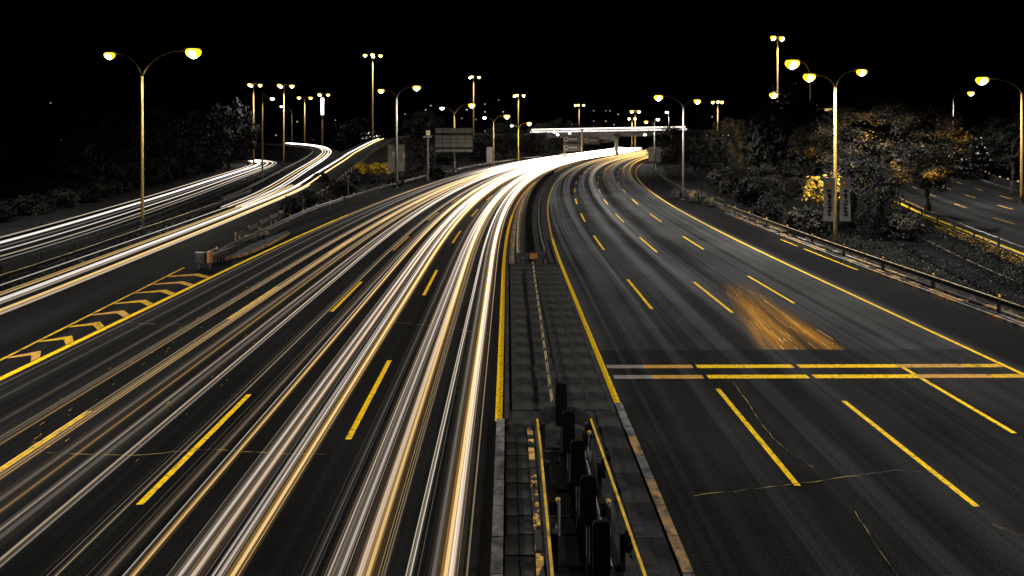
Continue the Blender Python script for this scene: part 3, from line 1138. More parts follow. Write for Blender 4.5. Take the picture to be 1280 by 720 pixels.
def mast(px, d, lamp_y, halfw, label, z0=0.0, rad=.22, power=0, heads=4, size=1.1, mat='pole'):
    """High mast with a ring of heads."""
    top = W(px, lamp_y, d)
    r = thing("high_mast_lamp", (top.x, top.y, z0), label, "street lamp", "high mast lamps")
    MB().tube([(top.x, top.y, z0 - .2), (top.x, top.y, z0 + 3), (top.x, top.y, top.z + .4)], [rad * 1.4, rad * 1.3, rad * .6], 10).build("pole", M[mat], r, True)
    ring = halfw * d / F
    MB().lathe((top.x, top.y, top.z + .25), [(ring * .3, -.1), (ring * .35, 0), (ring * .3, .12)], 12).build("ring", M['housing'], r)
    for k in range(heads):
        a = 2 * math.pi * (k + .12) / heads
        tip = Vector((top.x + ring * .8 * math.cos(a), top.y + ring * .8 * math.sin(a), top.z))
        MB().tube([(top.x, top.y, top.z + .25), tip + Vector((0, 0, .2))], .06, 6).build("arm", M['housing'], r)
        luminaire(r, tip, (math.cos(a), math.sin(a), 0), size)
    if power:
        light_at(r, (top.x, top.y - ring - .6, top.z - 1.2), power * .6, 168)
    return r


K = 1000.0
street_lamp(178, 53, 95, [(138, 68, 1.0 * K, 1.0, 'y'), (240, 64, 6.5 * K, 1.45, 'y')], "tall two-armed lamp with a very bright right head, on the verge at left", mat='pole', rad=.11)
street_lamp(328, 107, 114, [(340, 123, .3 * K, .8, 'w')], "yellow lit pole with a small drooping white head over the far-left road", rad=.14)
mast(317, 150, 106, 9, "mast with a wide yellow head above the left trees, leftmost of its cluster", power=5 * K, rad=.16, heads=3)
mast(355, 155, 107, 11, "mast with the brightest yellow head over the curling ramp", power=9 * K, rad=.17, heads=3, size=1.3)
street_lamp(365, 205, 142, [(352, 133, .8 * K, 1.0, 'w')], "dim far pole with a small head leaning left over the ramp", rad=.16, mat='pole_grey')
mast(381, 262, 122, 8, "small far mast with two yellow heads in the left cluster", power=7 * K, rad=.3, heads=2, size=1.8)
mast(403, 300, 118, 8, "far mast with a white lit upper pole", power=6 * K, rad=.4, heads=3, size=2.0)
top = W(403, 133, 299.2)
r = thing("lit_pole_glow", top, "white glow added along the lit upper pole of the far mast", "lit pole glow")  # added glowing slab for the white-lit upper pole
MB().box(top, (1.5, .6, 9)).build("glow_face", M['pole_glow'], r)
MB().box(top + Vector((0, .45, 0)), (1.7, .25, 9.3)).build("glow_back", M['steel_dark'], r)
mast(466, 200, 69, 11, "tallest mast with a wide flat yellow head behind the climbing ramp", power=14 * K, rad=.25, heads=4, size=1.5)
street_lamp(496, 91, 122, [(477, 113, .8 * K, 1.0, 'y'), (520, 109, 5 * K, 1.25, 'y')], "grey two-armed lamp with shrubs at its foot, left of the grey sign", rad=.16, mat='pole_grey')
mast(592, 220, 96, 8, "mast with two yellow heads high above the grey sign", power=8 * K, rad=.24, heads=3, size=1.4)
street_lamp(568, 133, 144, [(553, 135, .8 * K, 1.0, 'w'), (589, 131, 5 * K, 1.6, 'y')], "two-armed lamp standing behind the grey sign", rad=.16)
street_lamp(617, 155, 153, [(606, 147, .8 * K, 1.0, 'w'), (633, 145, 5 * K, 1.7, 'y')], "two-armed lamp right of the grey sign, second before the overpass", rad=.16)
mast(648, 300, 119, 8, "far mast with one wide yellow head behind the left end of the overpass", power=10 * K, rad=.3, heads=3, size=2.0)
street_lamp(648, 160, 161, [(640, 157, .5 * K, .8, 'w'), (661, 154, 4 * K, 1.4, 'y')], "two-armed lamp nearest the left end of the overpass", rad=.15)
mast(724, 330, 131, 7, "far mast rising over the middle of the overpass", power=6 * K, rad=.28, heads=3, size=1.8)
street_lamp(854, 75, 134, [(824, 121, 4.5 * K, 1.15, 'y'), (871, 126, 1.2 * K, .9, 'y')], "grey two-armed lamp beside the right guard rail in mid distance", rad=.13, mat='pole_grey')
street_lamp(818, 158, 158, [(808, 152, 2.5 * K, 1.1, 'y'), (822, 149, 1.2 * K, 1.0, 'w')], "slim two-armed lamp near the right end of the overpass", rad=.14, mat='pole_grey')
mast(794, 265, 139, 6, "far lamp with two yellow heads right of the overpass middle", power=8 * K, rad=.2, heads=2, size=1.9)
mast(790, 330, 148, 5, "far small lamp just below the brighter pair over the overpass", power=6 * K, rad=.2, heads=2, size=1.9)
street_lamp(836, 230, 146, [(834, 140, 1.0 * K, 1.4, 'w')], "far lone white lamp above the right end of the overpass", rad=.16, mat='pole_grey')
mast(897, 200, 127, 7, "mast with a flat yellow head above the right trees", power=6 * K, rad=.2, heads=3, size=1.4)
mast(972, 112, 47, 8, "tallest mast on the right with a pair of yellow heads", power=9 * K, rad=.15, heads=2, size=1.3)
street_lamp(984, 100, 124, [(968, 118, 5 * K, 1.5, 'y')], "lamp head shining just over the dark round tree", rad=.14)
street_lamp(1013, 86, 98, [(992, 78, 9 * K, 2.2, 'y')], "mast with the brightest lamp of all, right of the tall pair", rad=.13)
street_lamp(1044, 44, 109, [(1013, 95, 5.5 * K, .95, 'y'), (1076, 89, 2.2 * K, .8, 'y')], "yellow two-armed lamp with two hanging banners by the right guard rail", rad=.11)
street_lamp(1191, 107, 124, [(1213, 116, 3.5 * K, 1.2, 'y')], "slim grey lamp on the far edge of the right side road", rad=.14, mat='pole_grey')
street_lamp(1277, 70, 116, [(1229, 99, 13 * K, 1.5, 'y')], "yellow lamp with a long left arm at the right edge of the picture", rad=.13)
street_lamp(640 + 26.5 * F / 9.0, 9.0, HY - 5.6 * F / 9.0, [(640 + 23.0 * F / 9.0, HY - 6.2 * F / 9.0, 7.5 * K, .95, 'y')], "next lamp of the right row beside the camera", rad=.11)
street_lamp(640 - 30.5 * F / 12.0, 12.0, HY - 6.0 * F / 12.0, [(640 - 26.0 * F / 12.0, HY - 7.0 * F / 12.0, 11 * K, .95, 'y')], "next lamp of the left row beside the camera", rad=.11)
p = P(168, -1.8)
r = thing("steel_pole", p, "lone pale pole on the median before the overpass", "pole")
MB().tube([(p.x, p.y, 0), (p.x, p.y, 10.0)], [.3, .24], 8).build("pole_shaft", M['steel_warm'], r)
MB().box((p.x, p.y, 10.0), (.9, .4, .5)).build("pole_head", M['pole_grey'], r)
MB().box((p.x, p.y, .3), (.7, .7, .6)).build("pole_foot", M['concrete'], r)

# banners on lamp poles
def banner(px, py0, py1, d, width, label, glyphs, seed, dark=False):
    a, b = W(px, py0, d), W(px, py1, d)
    h = a.z - b.z
    r = thing("banner", b, label, "banner", "banners hanging on lamp poles")
    m = MB()
    nx, nz = 6, 12
    rr = random.Random(seed)
    ph = rr.random() * 6
    for dy in (-.015, .015):
        for j in range(nz + 1):
            for i in range(nx + 1):
                x = (i / nx - .5) * width
                z = b.z + h * j / nz
                m.v.append((a.x + x, d - .25 + dy + .05 * math.sin(x * 5 + z * 1.7 + ph), z))
    nn = (nx + 1) * (nz + 1)
    for s_ in (0, 1):
        for j in range(nz):
            for i in range(nx):
                q = s_ * nn + j * (nx + 1) + i
                f = (q, q + 1, q + nx + 2, q + nx + 1)
                m.f.append(f if s_ == 0 else f[::-1])
    m.build("cloth", M['banner'], r, True)
    for z in (a.z, b.z):
        MB().tube([(a.x - width * .52, d - .25, z), (a.x + width * .52, d - .25, z)], .025, 6).build("banner_bar", M['steel'], r)
    if glyphs:
        mk = MB()
        for k in range(glyphs):
            cz = a.z - h * (.30 + .62 * k / glyphs)
            sz = width * .34
            for q in range(5):     # short strokes like a column of brushed characters
                if rr.random() < .5:
                    mk.box((a.x + rr.uniform(-.12, .12) * width, d - .33, cz + rr.uniform(-.4, .4) * sz), (sz * rr.uniform(.6, 1.2), .008, sz * .24))
                else:
                    mk.box((a.x + rr.uniform(-.4, .4) * sz, d - .33, cz), (sz * .24, .008, sz * rr.uniform(.5, .9)))
        o = mk.build("lettering", M['ink'], r)
        o["kind"] = "stuff"
        em = MB().lathe((0, 0, 0), [(.001, 0), (width * .24, 0.0), (width * .24, .01)], 14).build("emblem", M['seal'], r)
        em.matrix_parent_inverse.identity()
        em.rotation_euler.x = math.radians(90)
        em.location = Vector((a.x, d - .325, a.z - h * .16)) - r.location
    return r


banner(1034, 222, 276, 44, .84, "left of two grey banners on the yellow lamp pole", 8, 1)
banner(1054, 222, 276, 44, .80, "right of two grey banners on the yellow lamp pole", 8, 2)
banner(489.5, 181, 214, 91, 1.1, "left grey banner on the two-armed lamp by the sign", 0, 3)
banner(502, 181, 214, 91, 1.1, "right grey banner on the two-armed lamp by the sign", 0, 4)
banner(813.5, 184, 202, 158, 1.5, "left faded banner on the slim lamp near the overpass", 0, 5)
banner(822.5, 184, 202, 158, 1.5, "right faded banner on the slim lamp near the overpass", 0, 6)
banner(612, 184, 204, 155, 1.6, "single grey banner on the lamp right of the sign", 0, 7)

# ------------------------------------------------------------------ signs
D = 128.0
a, b = W(544, 160, D), W(591, 190, D)
cx_, w_, h_ = (a.x + b.x) / 2, b.x - a.x, a.z - b.z
r = thing("road_sign", (cx_, D, 0), "large grey road sign seen from behind, with ribs and dark gaps", "sign")
rows = [(0.0, .22), (.30, .46), (.47, .62), (.63, .80), (.88, 1.0)]
for r0, r1 in rows:
    for k in range(5):
        x0 = a.x + w_ * (k + .5) / 5
        MB().box((x0, D, a.z - h_ * (r0 + r1) / 2), (w_ / 5 - .10, .06, h_ * (r1 - r0) - .06)).build("sign_panel", M['sign_back'], r)
for k in range(6):
    MB().box((a.x + w_ * k / 5, D - .12, (a.z + b.z) / 2), (.12, .14, h_)).build("rib", M['steel'], r)
for z in (a.z - h_ * .26, a.z - h_ * .84):
    MB().box((cx_, D - .07, z), (w_, .1, .14)).build("cross_bar", M['steel_dark'], r)
MB().box((cx_, D + .08, (a.z + b.z) / 2), (w_ + .15, .04, h_ + .15)).build("sign_face", M['sign_face'], r)
MB().tube([(cx_, D + .35, -.2), (cx_, D + .35, a.z)], .24, 10).build("sign_post", M['pole_grey'], r)
r = thing("camera_pole", W(535, 225, 106), "grey pole with boxy camera heads left of the road sign", "pole")
p = W(535, 0, 106)
MB().tube([(p.x, p.y, -.2), (p.x, p.y, W(535, 168, 106).z)], .2, 8).build("pole_shaft", M['pole_grey'], r)
MB().box((p.x, p.y, W(535, 166, 106).z), (.7, .5, .9)).build("camera_box", M['steel_warm'], r)
MB().box((p.x - .1, p.y, W(535, 171, 106).z), (1.5, .3, .35)).build("cross_arm", M['pole_grey'], r)

D = 186.0
a, b = W(703, 167, D), W(750, 191, D)
r = thing("sign_gantry", (a.x, D, 0), "dark sign gantry with ring marks before the overpass", "sign")
for x in (a.x + .8,):
    MB().tube([(x, D + .3, 0), (x, D + .3, a.z)], .3, 8).build("gantry_post", M['pole_grey'], r)
MB().box((a.x + .8, D + .2, 1.2), (2.0, .5, 2.4)).build("cabinet", M['sign_back'], r)
MB().box(((a.x + b.x) / 2, D + .2, a.z - .3), (b.x - a.x, .3, .4)).build("beam", M['steel'], r)
for k, (u0, u1, v0, v1) in enumerate(((.02, .50, .12, .45), (.02, .50, .52, .92), (.56, .98, .15, .55))):
    x0, x1 = a.x + (b.x - a.x) * u0, a.x + (b.x - a.x) * u1
    z0, z1 = a.z + (b.z - a.z) * v0, a.z + (b.z - a.z) * v1
    bo = MB().box(((x0 + x1) / 2, D, (z0 + z1) / 2), (x1 - x0, .1, z0 - z1)).build("sign_board", M['sign_face'], r)
    ring = MB()
    cxr, czr, rad = x0 + 1.0, (z0 + z1) / 2, .62
    ring.tube([(cxr + rad * math.cos(t * math.pi / 8), D - .08, czr + rad * math.sin(t * math.pi / 8)) for t in range(17)], .11, 6, False)
    ring.build("ring_mark", M['pale'], bo)
    mk = MB()
    for j in range(5):
        mk.box((cxr + 1.3 + j * .5, D - .07, czr), (.34, .02, .4))
    o = mk.build("lettering", M['pale'], bo)
    o["kind"] = "stuff"

# ------------------------------------------------------------------ overpass
A, B = Vector((-24, 246, 8.2)), Vector((104, 226, 10.4))
r = thing("overpass_bridge", ((A.x + B.x) / 2, (A.y + B.y) / 2, 0), "dark overpass crossing above both carriageways in the distance", "bridge")
dirv = (B - A).normalized()
side = Vector((dirv.y, -dirv.x, 0)).normalized()
deck = MB()
deck.extrude([A, A.lerp(B, .33), A.lerp(B, .66), B], [(-6, -.2), (6, -.2), (6, .35), (5.7, .35), (5.7, .05), (-5.7, .05), (-5.7, .35), (-6, .35)])
deck.build("deck", M['bridge'], r)
for w in (-3.6, 0, 3.6):
    pts = [A + side * w, B + side * w]
    MB().extrude(pts, [(-.6, -1.7), (.6, -1.7), (.6, -.22), (-.6, -.22)]).build("girder", M['bridge'], r)
for w in (-5.85, 5.85):
    for dz in (.75, 1.15):
        MB().extrude([A + side * w, B + side * w], [(-.04, dz), (.04, dz), (.04, dz + .07), (-.04, dz + .07)]).build("rail_bar", M['steel_dark'], r)
    pm = MB().box((0, 0, .75), (.12, .12, .9)).mesh("rail_post", M['steel_dark'])
    for k in range(33):
        q = A.lerp(B, (k + .5) / 33) + side * w
        o = link("rail_post", pm, r)
        o.matrix_parent_inverse.identity()
        o.location = q - r.location
for t in (.05, .30, .525, .70, .93):
    q = A.lerp(B, t)
    MB().box((q.x, q.y, (q.z - 2.4) / 2), (1.6, 2.4, q.z - 2.2), -.15, .92).build("pier", M['bridge'], r)
    MB().box((q.x, q.y, q.z - 2.0), (2.0, 10, .7), -.15).build("pier_cap", M['bridge'], r)
q = A.lerp(B, .50) - Vector((0, 6.3, 2.0))
bd = MB().box((q.x - 6, q.y, q.z + .2), (14, .15, 1.8), -.15).build("name_board", M['sign_face'], r)
for k, (px, py) in enumerate(((693, 165), (697, 168.5), (712, 167), (806, 168.5))):
    p = W(px, py, 232 - k)
    l = thing("underbridge_lamp", p, ["white lamp under the left end of the overpass, leftmost", "white lamp under the left end of the overpass, middle one", "white lamp under the overpass left of the pale pole", "white lamp under the right end of the overpass"][k], "lamp", "lamps under the overpass")
    MB().lathe((p.x, p.y, p.z), [(.2, -.4), (.55, -.2), (.55, .15), (.3, .4)], 10).build("globe", M['bulb_white'], l, True)
    MB().tube([(p.x, p.y, p.z + .3), (p.x, p.y + .5, p.z + 1.0)], .06, 6).build("bracket", M['steel_dark'], l)

# ------------------------------------------------------------------ vegetation
def leaf_cloud(seed, clumps, per, leaf_size, rx, ry, rz, flat=.35, shell=.55, mat='leaf_dark', name="crown", tight=1.0):
    """Leaves in clumps spread through an uneven crown."""
    rr = random.Random(seed)
    m = MB()
    cs = []
    for k in range(clumps):
        while True:
            v = Vector((rr.uniform(-1, 1), rr.uniform(-1, 1), rr.uniform(-1, 1)))
            if .1 < v.length < 1:
                break
        v = v.normalized() * (shell + (1 - shell) * rr.random() ** .6) * rr.uniform(.82, 1.1)
        cs.append((Vector((v.x * rx, v.y * ry, v.z * rz)), rr.uniform(.16, .30) * tight * (rx + rz) / 2))
    for c, cr in cs:
        for j in range(per):
            d = Vector((rr.gauss(0, 1), rr.gauss(0, 1), rr.gauss(0, .75)))
            d = d * (cr * .55)
            p = c + d
            nrm = (d.normalized() + Vector((rr.uniform(-1, 1), rr.uniform(-1, 1), rr.uniform(-.2, 1.2)))).normalized()
            u = nrm.orthogonal().normalized()
            w = nrm.cross(u)
            a = rr.uniform(0, 6.28)
            u, w = u * math.cos(a) + w * math.sin(a), w * math.cos(a) - u * math.sin(a)
            L = leaf_size * rr.uniform(.6, 1.35)
            b = len(m.v)
            m.v += [tuple(p - u * L * .5), tuple(p + w * L * flat), tuple(p + u * L * .6 + nrm * L * .12), tuple(p - w * L * flat)]
            m.f.append((b, b + 1, b + 2, b + 3))
    return m.mesh(name, M[mat])


def trunk_mesh(seed, h, r0, spread, limbs=6):
    rr = random.Random(seed)
    m = MB()
    pts, rad = [], []
    x = y = 0
    for k in range(6):
        t = k / 5
        pts.append((x, y, -.2 + (h + .2) * t))
        rad.append(r0 * (1.25 - .8 * t))
        x += rr.uniform(-.12, .12)
        y += rr.uniform(-.12, .12)
    m.tube(pts, rad, 8)
    for k in range(limbs):
        a = 6.28 * k / limbs + rr.uniform(-.4, .4)
        z0 = h * rr.uniform(.45, .85)
        L = spread * rr.uniform(.55, .95)
        q = [(0, 0, z0), (math.cos(a) * L * .4, math.sin(a) * L * .4, z0 + L * .35), (math.cos(a) * L, math.sin(a) * L, z0 + L * .75)]
        m.tube(q, [r0 * .45, r0 * .3, r0 * .1], 6)
    return m.mesh("trunk", M['bark'])


def tree(px, d, z_top, width, z_bot, label, crown, trunk, src, name="tree", group=None, rz=0.0, depth=None):
    """crown mesh modelled in the unit box of src=(rx,ry,rz)."""
    x = (px - CX) * d / F
    r = thing(name, (x, d, -.1), label, "tree", group, rz)
    c = bpy.data.objects.new("crown", crown)
    col.objects.link(c)
    c.parent = r
    k = width / 2 / src[0]
    c.scale = (k, (depth / 2 / src[1]) if depth else k, (z_top - z_bot) / 2 / src[2])
    c.location = (0, 0, (z_top + z_bot) / 2 + .1)
    t = bpy.data.objects.new("trunk", trunk[0])
    col.objects.link(t)
    t.parent = r
    f = ((z_top + z_bot) / 2 + .1) / trunk[1]
    t.scale = (k * .9, k * .9, f)
    return r


SRC = (3.0, 3.0, 2.6)
CR_D = [leaf_cloud(s, 100, 90, .2, *SRC, mat='leaf_dark') for s in (1, 2)]
CR_M = [leaf_cloud(s, 120, 110, .15, *SRC, mat='leaf_mid', shell=.65, tight=.62) for s in (3, 4)]
CR_G = leaf_cloud(5, 210, 160, .085, *SRC, mat='leaf_gold_lit', shell=.7, tight=.55)
CR_K = leaf_cloud(6, 90, 70, .40, *SRC, mat='leaf_dark', shell=.75)
TR = [(trunk_mesh(s, 4.0, .20, 2.4), 4.0) for s in (1, 2)]

# left belt of dark trees
left_trees = [
    (20, 84, 12.5, 13, 1.0, 'D', "dark tree at the left edge behind the round shrubs"),
    (75, 90, 12.5, 13, 1.0, 'M', "dark tree, second from the left edge behind the shrubs"),
    (128, 82, 12.0, 11, 1.0, 'M', "dark tree left of the tall two-armed lamp pole"),
    (172, 94, 14.0, 12, 1.0, 'M', "tall dark tree right behind the two-armed lamp pole"),
    (214, 106, 13.2, 11, 1.0, 'M', "faintly lit tree right of the tall lamp pole"),
    (250, 122, 14.6, 12, .8, 'M', "grey lit leafy tree in the middle of the left belt"),
    (287, 142, 16.4, 13, .8, 'M', "lightest leafy tree, last of the left belt before the lamps"),
    (262, 130, 6.5, 8, .2, 'D', "low dark bushy tree under the lit left trees"),
    (150, 98, 6.2, 7.5, .1, 'D', "low dark bushy tree beside the lamp pole foot"),
]
for k, (px, d, zt, w, zb, kind, lab) in enumerate(left_trees):
    cr = (CR_D if kind == 'D' else CR_M)[k % 2]
    tree(px, d, zt, w, zb, lab, cr, TR[k % 2], SRC, group="dark trees along the left road", rz=k * 1.3)

# far belts
far_trees = [
    (420, 330, 16, 34, 0, 'D', "far dark tree line piece behind the ramp bend"),
    (455, 300, 17, 28, 0, 'D', "far dark tree behind the tallest mast"),
    (515, 118, 7.5, 10, .5, 'M', "grey bushy tree behind the two banners left of the sign"),
    (528, 240, 19, 18, 3, 'M', "pale leafy tree high behind the camera pole"),
    (560, 170, 6.5, 12, 0, 'D', "dark low tree under the grey sign"),
    (600, 190, 9, 13, 0, 'D', "dark tree behind the lamp right of the sign"),
    (632, 205, 13, 14, 1, 'M', "tree with grey leaves right of the second lamp before the overpass"),
    (670, 215, 9, 14, 0, 'D', "dark tree under the left end of the overpass"),
    (700, 300, 16.5, 22, 2, 'M', "grey tree rising behind the overpass, left of its middle"),
    (676, 300, 15, 16, 2, 'M', "grey tree rising behind the left end of the overpass"),
    (740, 310, 13, 22, 2, 'D', "dark tree rising behind the overpass middle"),
    (842, 180, 11, 13, 0, 'D', "dark tree beside the right end of the overpass"),
    (829, 172, 6.5, 9, 0, 'D', "low dark tree below the right end of the overpass"),
    (884, 110, 8.6, 10, 1.2, 'M', "leafy tree lit grey right of the mid-distance lamp"),
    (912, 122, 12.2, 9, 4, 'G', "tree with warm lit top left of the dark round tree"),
    (868, 135, 9.5, 9, 2, 'D', "dark tree behind the mid-distance lamp pole"),
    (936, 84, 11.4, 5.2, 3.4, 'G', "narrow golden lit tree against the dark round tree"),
    (986, 78, 13.6, 9.5, 1.2, 'K', "big dark round tree on the right below the bright lamps"),
    (1018, 70, 10.0, 5.5, 5.5, 'G', "small golden lit treetop behind the lamp pole"),
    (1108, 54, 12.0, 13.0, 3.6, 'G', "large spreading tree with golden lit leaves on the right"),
    (1158, 62, 9.6, 9.5, 2.6, 'M', "grey spreading tree at the right shoulder of the large golden one"),
    (1072, 50, 6.6, 6.0, 1.6, 'D', "low grey tree just right of the banners"),
    (980, 62, 5.6, 7.2, 1.6, 'M', "grey bushy tree below the dark round tree"),
    (1030, 49, 5.9, 3.6, 2.6, 'Y', "bright yellow lit small tree behind the banners"),
    (1266, 84, 11.4, 9, 4.6, 'M', "pale leafy tree behind the lamp at the right edge"),
    (1250, 110, 9, 12, 0, 'D', "dark tree behind the right side road"),
    (1205, 132, 8, 14, 0, 'D', "far dark tree behind the slim right lamp"),
]
CR_Y = leaf_cloud(9, 30, 40, .5, *SRC, mat='leaf_yellow_lit')
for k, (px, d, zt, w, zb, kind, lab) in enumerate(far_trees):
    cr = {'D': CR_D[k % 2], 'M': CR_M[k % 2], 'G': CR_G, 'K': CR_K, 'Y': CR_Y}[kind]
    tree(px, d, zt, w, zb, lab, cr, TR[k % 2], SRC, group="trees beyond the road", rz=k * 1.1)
for px, d, lab in ((1085, 47, "left of two dark columnar conifers behind the right guard rail"), (1101, 48, "right of two dark columnar conifers behind the right guard rail")):
    tree(px, d, 3.9, 1.7, .1, lab, CR_D[0], TR[0], SRC, name="columnar_conifer", group="columnar conifers")

# round clipped shrubs by the far-left road
BALL = leaf_cloud(21, 120, 30, .16, 1.0, 1.0, .8, shell=.88, mat='leaf_mid', name="foliage")
BALL_D = leaf_cloud(22, 90, 30, .20, 1.0, 1.0, .8, shell=.85, mat='leaf_dark', name="foliage")
BALL_Y = leaf_cloud(23, 100, 30, .18, 1.0, 1.0, .8, shell=.85, mat='leaf_yellow_lit', name="foliage")
STEM = MB().tube([(0, 0, -.2), (0, 0, .7)], [.08, .05], 6).mesh("stem", M['bark'])


def shrub(x, y, r_, label, mesh, group, name="round_shrub", sq=1.0, z=0.0):
    o = thing(name, (x, y, z), label, "shrub", group, (x * 3.7) % 6)
    f = link("foliage", mesh, None)
    f.parent = o
    f.scale = (r_, r_, r_ * sq)
    f.location = (0, 0, r_ * .72 * sq)
    s_ = link("stem", STEM, None)
    s_.parent = o
    return o


words = ["first", "second", "third", "fourth", "fifth", "sixth", "seventh", "eighth", "ninth", "tenth", "eleventh", "twelfth", "thirteenth", "fourteenth"]
row = shifted([p for p in RC if 40 < p.y < 125], -10.2)
pts = resample(row, 5.6)
for k, (p, t) in enumerate(pts[:14]):
    shrub(p.x + R.uniform(-.6, .6), p.y + R.uniform(-.6, .6), R.uniform(1.25, 1.75), f"round clipped shrub by the far-left road, {words[k]} of the row from the left", BALL if k % 3 else BALL_D, "round shrubs by the far-left road", sq=.9)
for k, px in enumerate((452, 468, 484)):
    p = W(px, 0, 108)
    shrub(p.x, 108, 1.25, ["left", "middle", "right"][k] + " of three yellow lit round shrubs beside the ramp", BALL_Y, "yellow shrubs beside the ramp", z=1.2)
vs = [(400, 92), (415, 84), (440, 97), (470, 100), (495, 96), (515, 108), (545, 112), (430, 78), (385, 70), (365, 62)]
for k, (px, d) in enumerate(vs):
    p = W(px, 0, d)
    shrub(p.x, d, R.uniform(.9, 1.5), f"dark shrub on the verge between ramp and main road, {words[k]} listed from the lamp side".replace("listed from the lamp side", "by distance from the ramp") if False else
          ["dark shrub under the ramp rail where the verge widens", "dark shrub just right of the thin grey pole", "dark shrub left of the three yellow shrubs", "dark shrub below the middle yellow shrub",
           "dark shrub at the foot of the bannered grey lamp", "dark shrub right of the bannered grey lamp", "dark shrub below the left edge of the sign", "dark shrub close to the main left guard rail",
           "dark shrub below the thin grey pole", "dark shrub nearest to the gore on the verge"][k], BALL_D, "dark shrubs on the left verge", z=.0)


def fountain(px, d, label, h, n_, mat, seed):
    x = (px - CX) * d / F
    o = thing("fountain_grass", (x, d, 0), label, "grass clump", "arching grass clumps on the right verge")
    rr = random.Random(seed)
    m = MB()
    for k in range(n_):
        a = rr.uniform(0, 6.28)
        L = h * rr.uniform(.7, 1.2)
        sp = rr.uniform(.25, .9)
        prev = None
        for j in range(7):
            t = j / 6
            q = Vector((x + math.cos(a) * sp * L * t, d + math.sin(a) * sp * L * t, L * (1.5 * t - 1.05 * t * t * (1 + sp * .4))))
            w = Vector((-math.sin(a), math.cos(a), 0)) * (.05 * (1 - t * .85))
            if prev:
                m.quad(prev[0], prev[1], q + w, q - w)
            prev = (q - w, q + w)
    m.build("blades", M[mat], o)
    MB().lathe((x, d, 0), [(.35, -.1), (.3, .15), (.1, .3)], 8).build("root_ball", M['bark'], o)


fountain(852, 76, "grey arching grass clump at the foot of the mid-distance lamp", 2.6, 240, 'leaf_mid', 1)
fountain(874, 72, "golden lit arching grass clump right of the mid-distance lamp", 2.9, 300, 'leaf_gold_lit', 2)
fountain(893, 68, "arching grass clump next to the golden one, nearer the camera", 2.2, 220, 'leaf_gold_lit', 3)
for k, (px, d, r_, lab) in enumerate(((1008, 48, 1.4, "small grey shrub left of the bannered lamp pole"), (940, 70, 1.8, "dark shrub between golden grass and grey bushy tree"),
                                      (905, 84, 2.0, "dark shrub behind the golden grass clumps"), (960, 58, 1.2, "low shrub behind the right guard rail below the bushy tree"),
                                      (1128, 47, 1.3, "grey shrub at the left end of the right railing"))):
    shrub((px - CX) * d / F, d, r_, lab, BALL if k % 2 == 0 else BALL_D, "shrubs on the right verge", name="leafy_shrub", sq=1.1)

# ground cover on the slope before the right railing: leaves nobody could count
def cover(name, label, pts, w0, w1, n_, size, mat, seed, hmax):
    rr = random.Random(seed)
    m = MB()
    base = [p for p, t in resample(pts, .5)]
    tang = [t for p, t in resample(pts, .5)]
    for k in range(n_):
        i = rr.randrange(len(base))
        t = tang[i]
        w = rr.uniform(w0, w1)
        p = base[i] + Vector((t.y * w, -t.x * w, 0)) + t * rr.uniform(0, .5)
        hh = hmax * (.4 + .6 * math.sin(p.x * 1.3) * math.sin(p.y * .9 + 1) * .5 + .3)
        p.z = rr.uniform(0.0, max(.12, hh))
        nrm = Vector((rr.uniform(-1, 1), rr.uniform(-1, 1), rr.uniform(.1, 1.3))).normalized()
        u = nrm.orthogonal().normalized()
        v = nrm.cross(u)
        L = size * rr.uniform(.6, 1.4)
        m.quad(p - u * L * .5, p + v * L * .33, p + u * L * .5, p - v * L * .33)
    o = m.build(name, M[mat])
    o["kind"] = "stuff"
    o["label"], o["category"] = label, "ground cover"
    return o


REm = [p for p in RE if 14 < p.y < 80]
cover("ground_cover", "dark leafy ground cover below the right railing", REm, -4.2, -.5, 22000, .12, 'leaf_dark', 31, .9)
cover("yellow_lit_planting", "low planting coloured yellow with lamplight along the foot of the right railing", REm, -.95, -.1, 6500, .12, 'leaf_yellow_lit', 32, .3)  # yellow light at the railing foot put into the planting colour
vv = [p for p in RC if 20 < p.y < 130]
cover("ground_cover", "dark planting between the far-left road and the ramp", vv, 5.0, 8.2, 9000, .2, 'leaf_dark', 33, .7)
mv = along(62, 150, -28.5)
cover("ground_cover", "dark planting between the ramp and the main road", mv, -2.5, 2.0, 7000, .20, 'leaf_dark', 34, .5)
rv = along(20, 160, 22.5)
cover("ground_cover", "dark grass and leaves behind the right guard rail", rv, -1.0, 4.0, 16000, .13, 'leaf_dark', 35, .4)

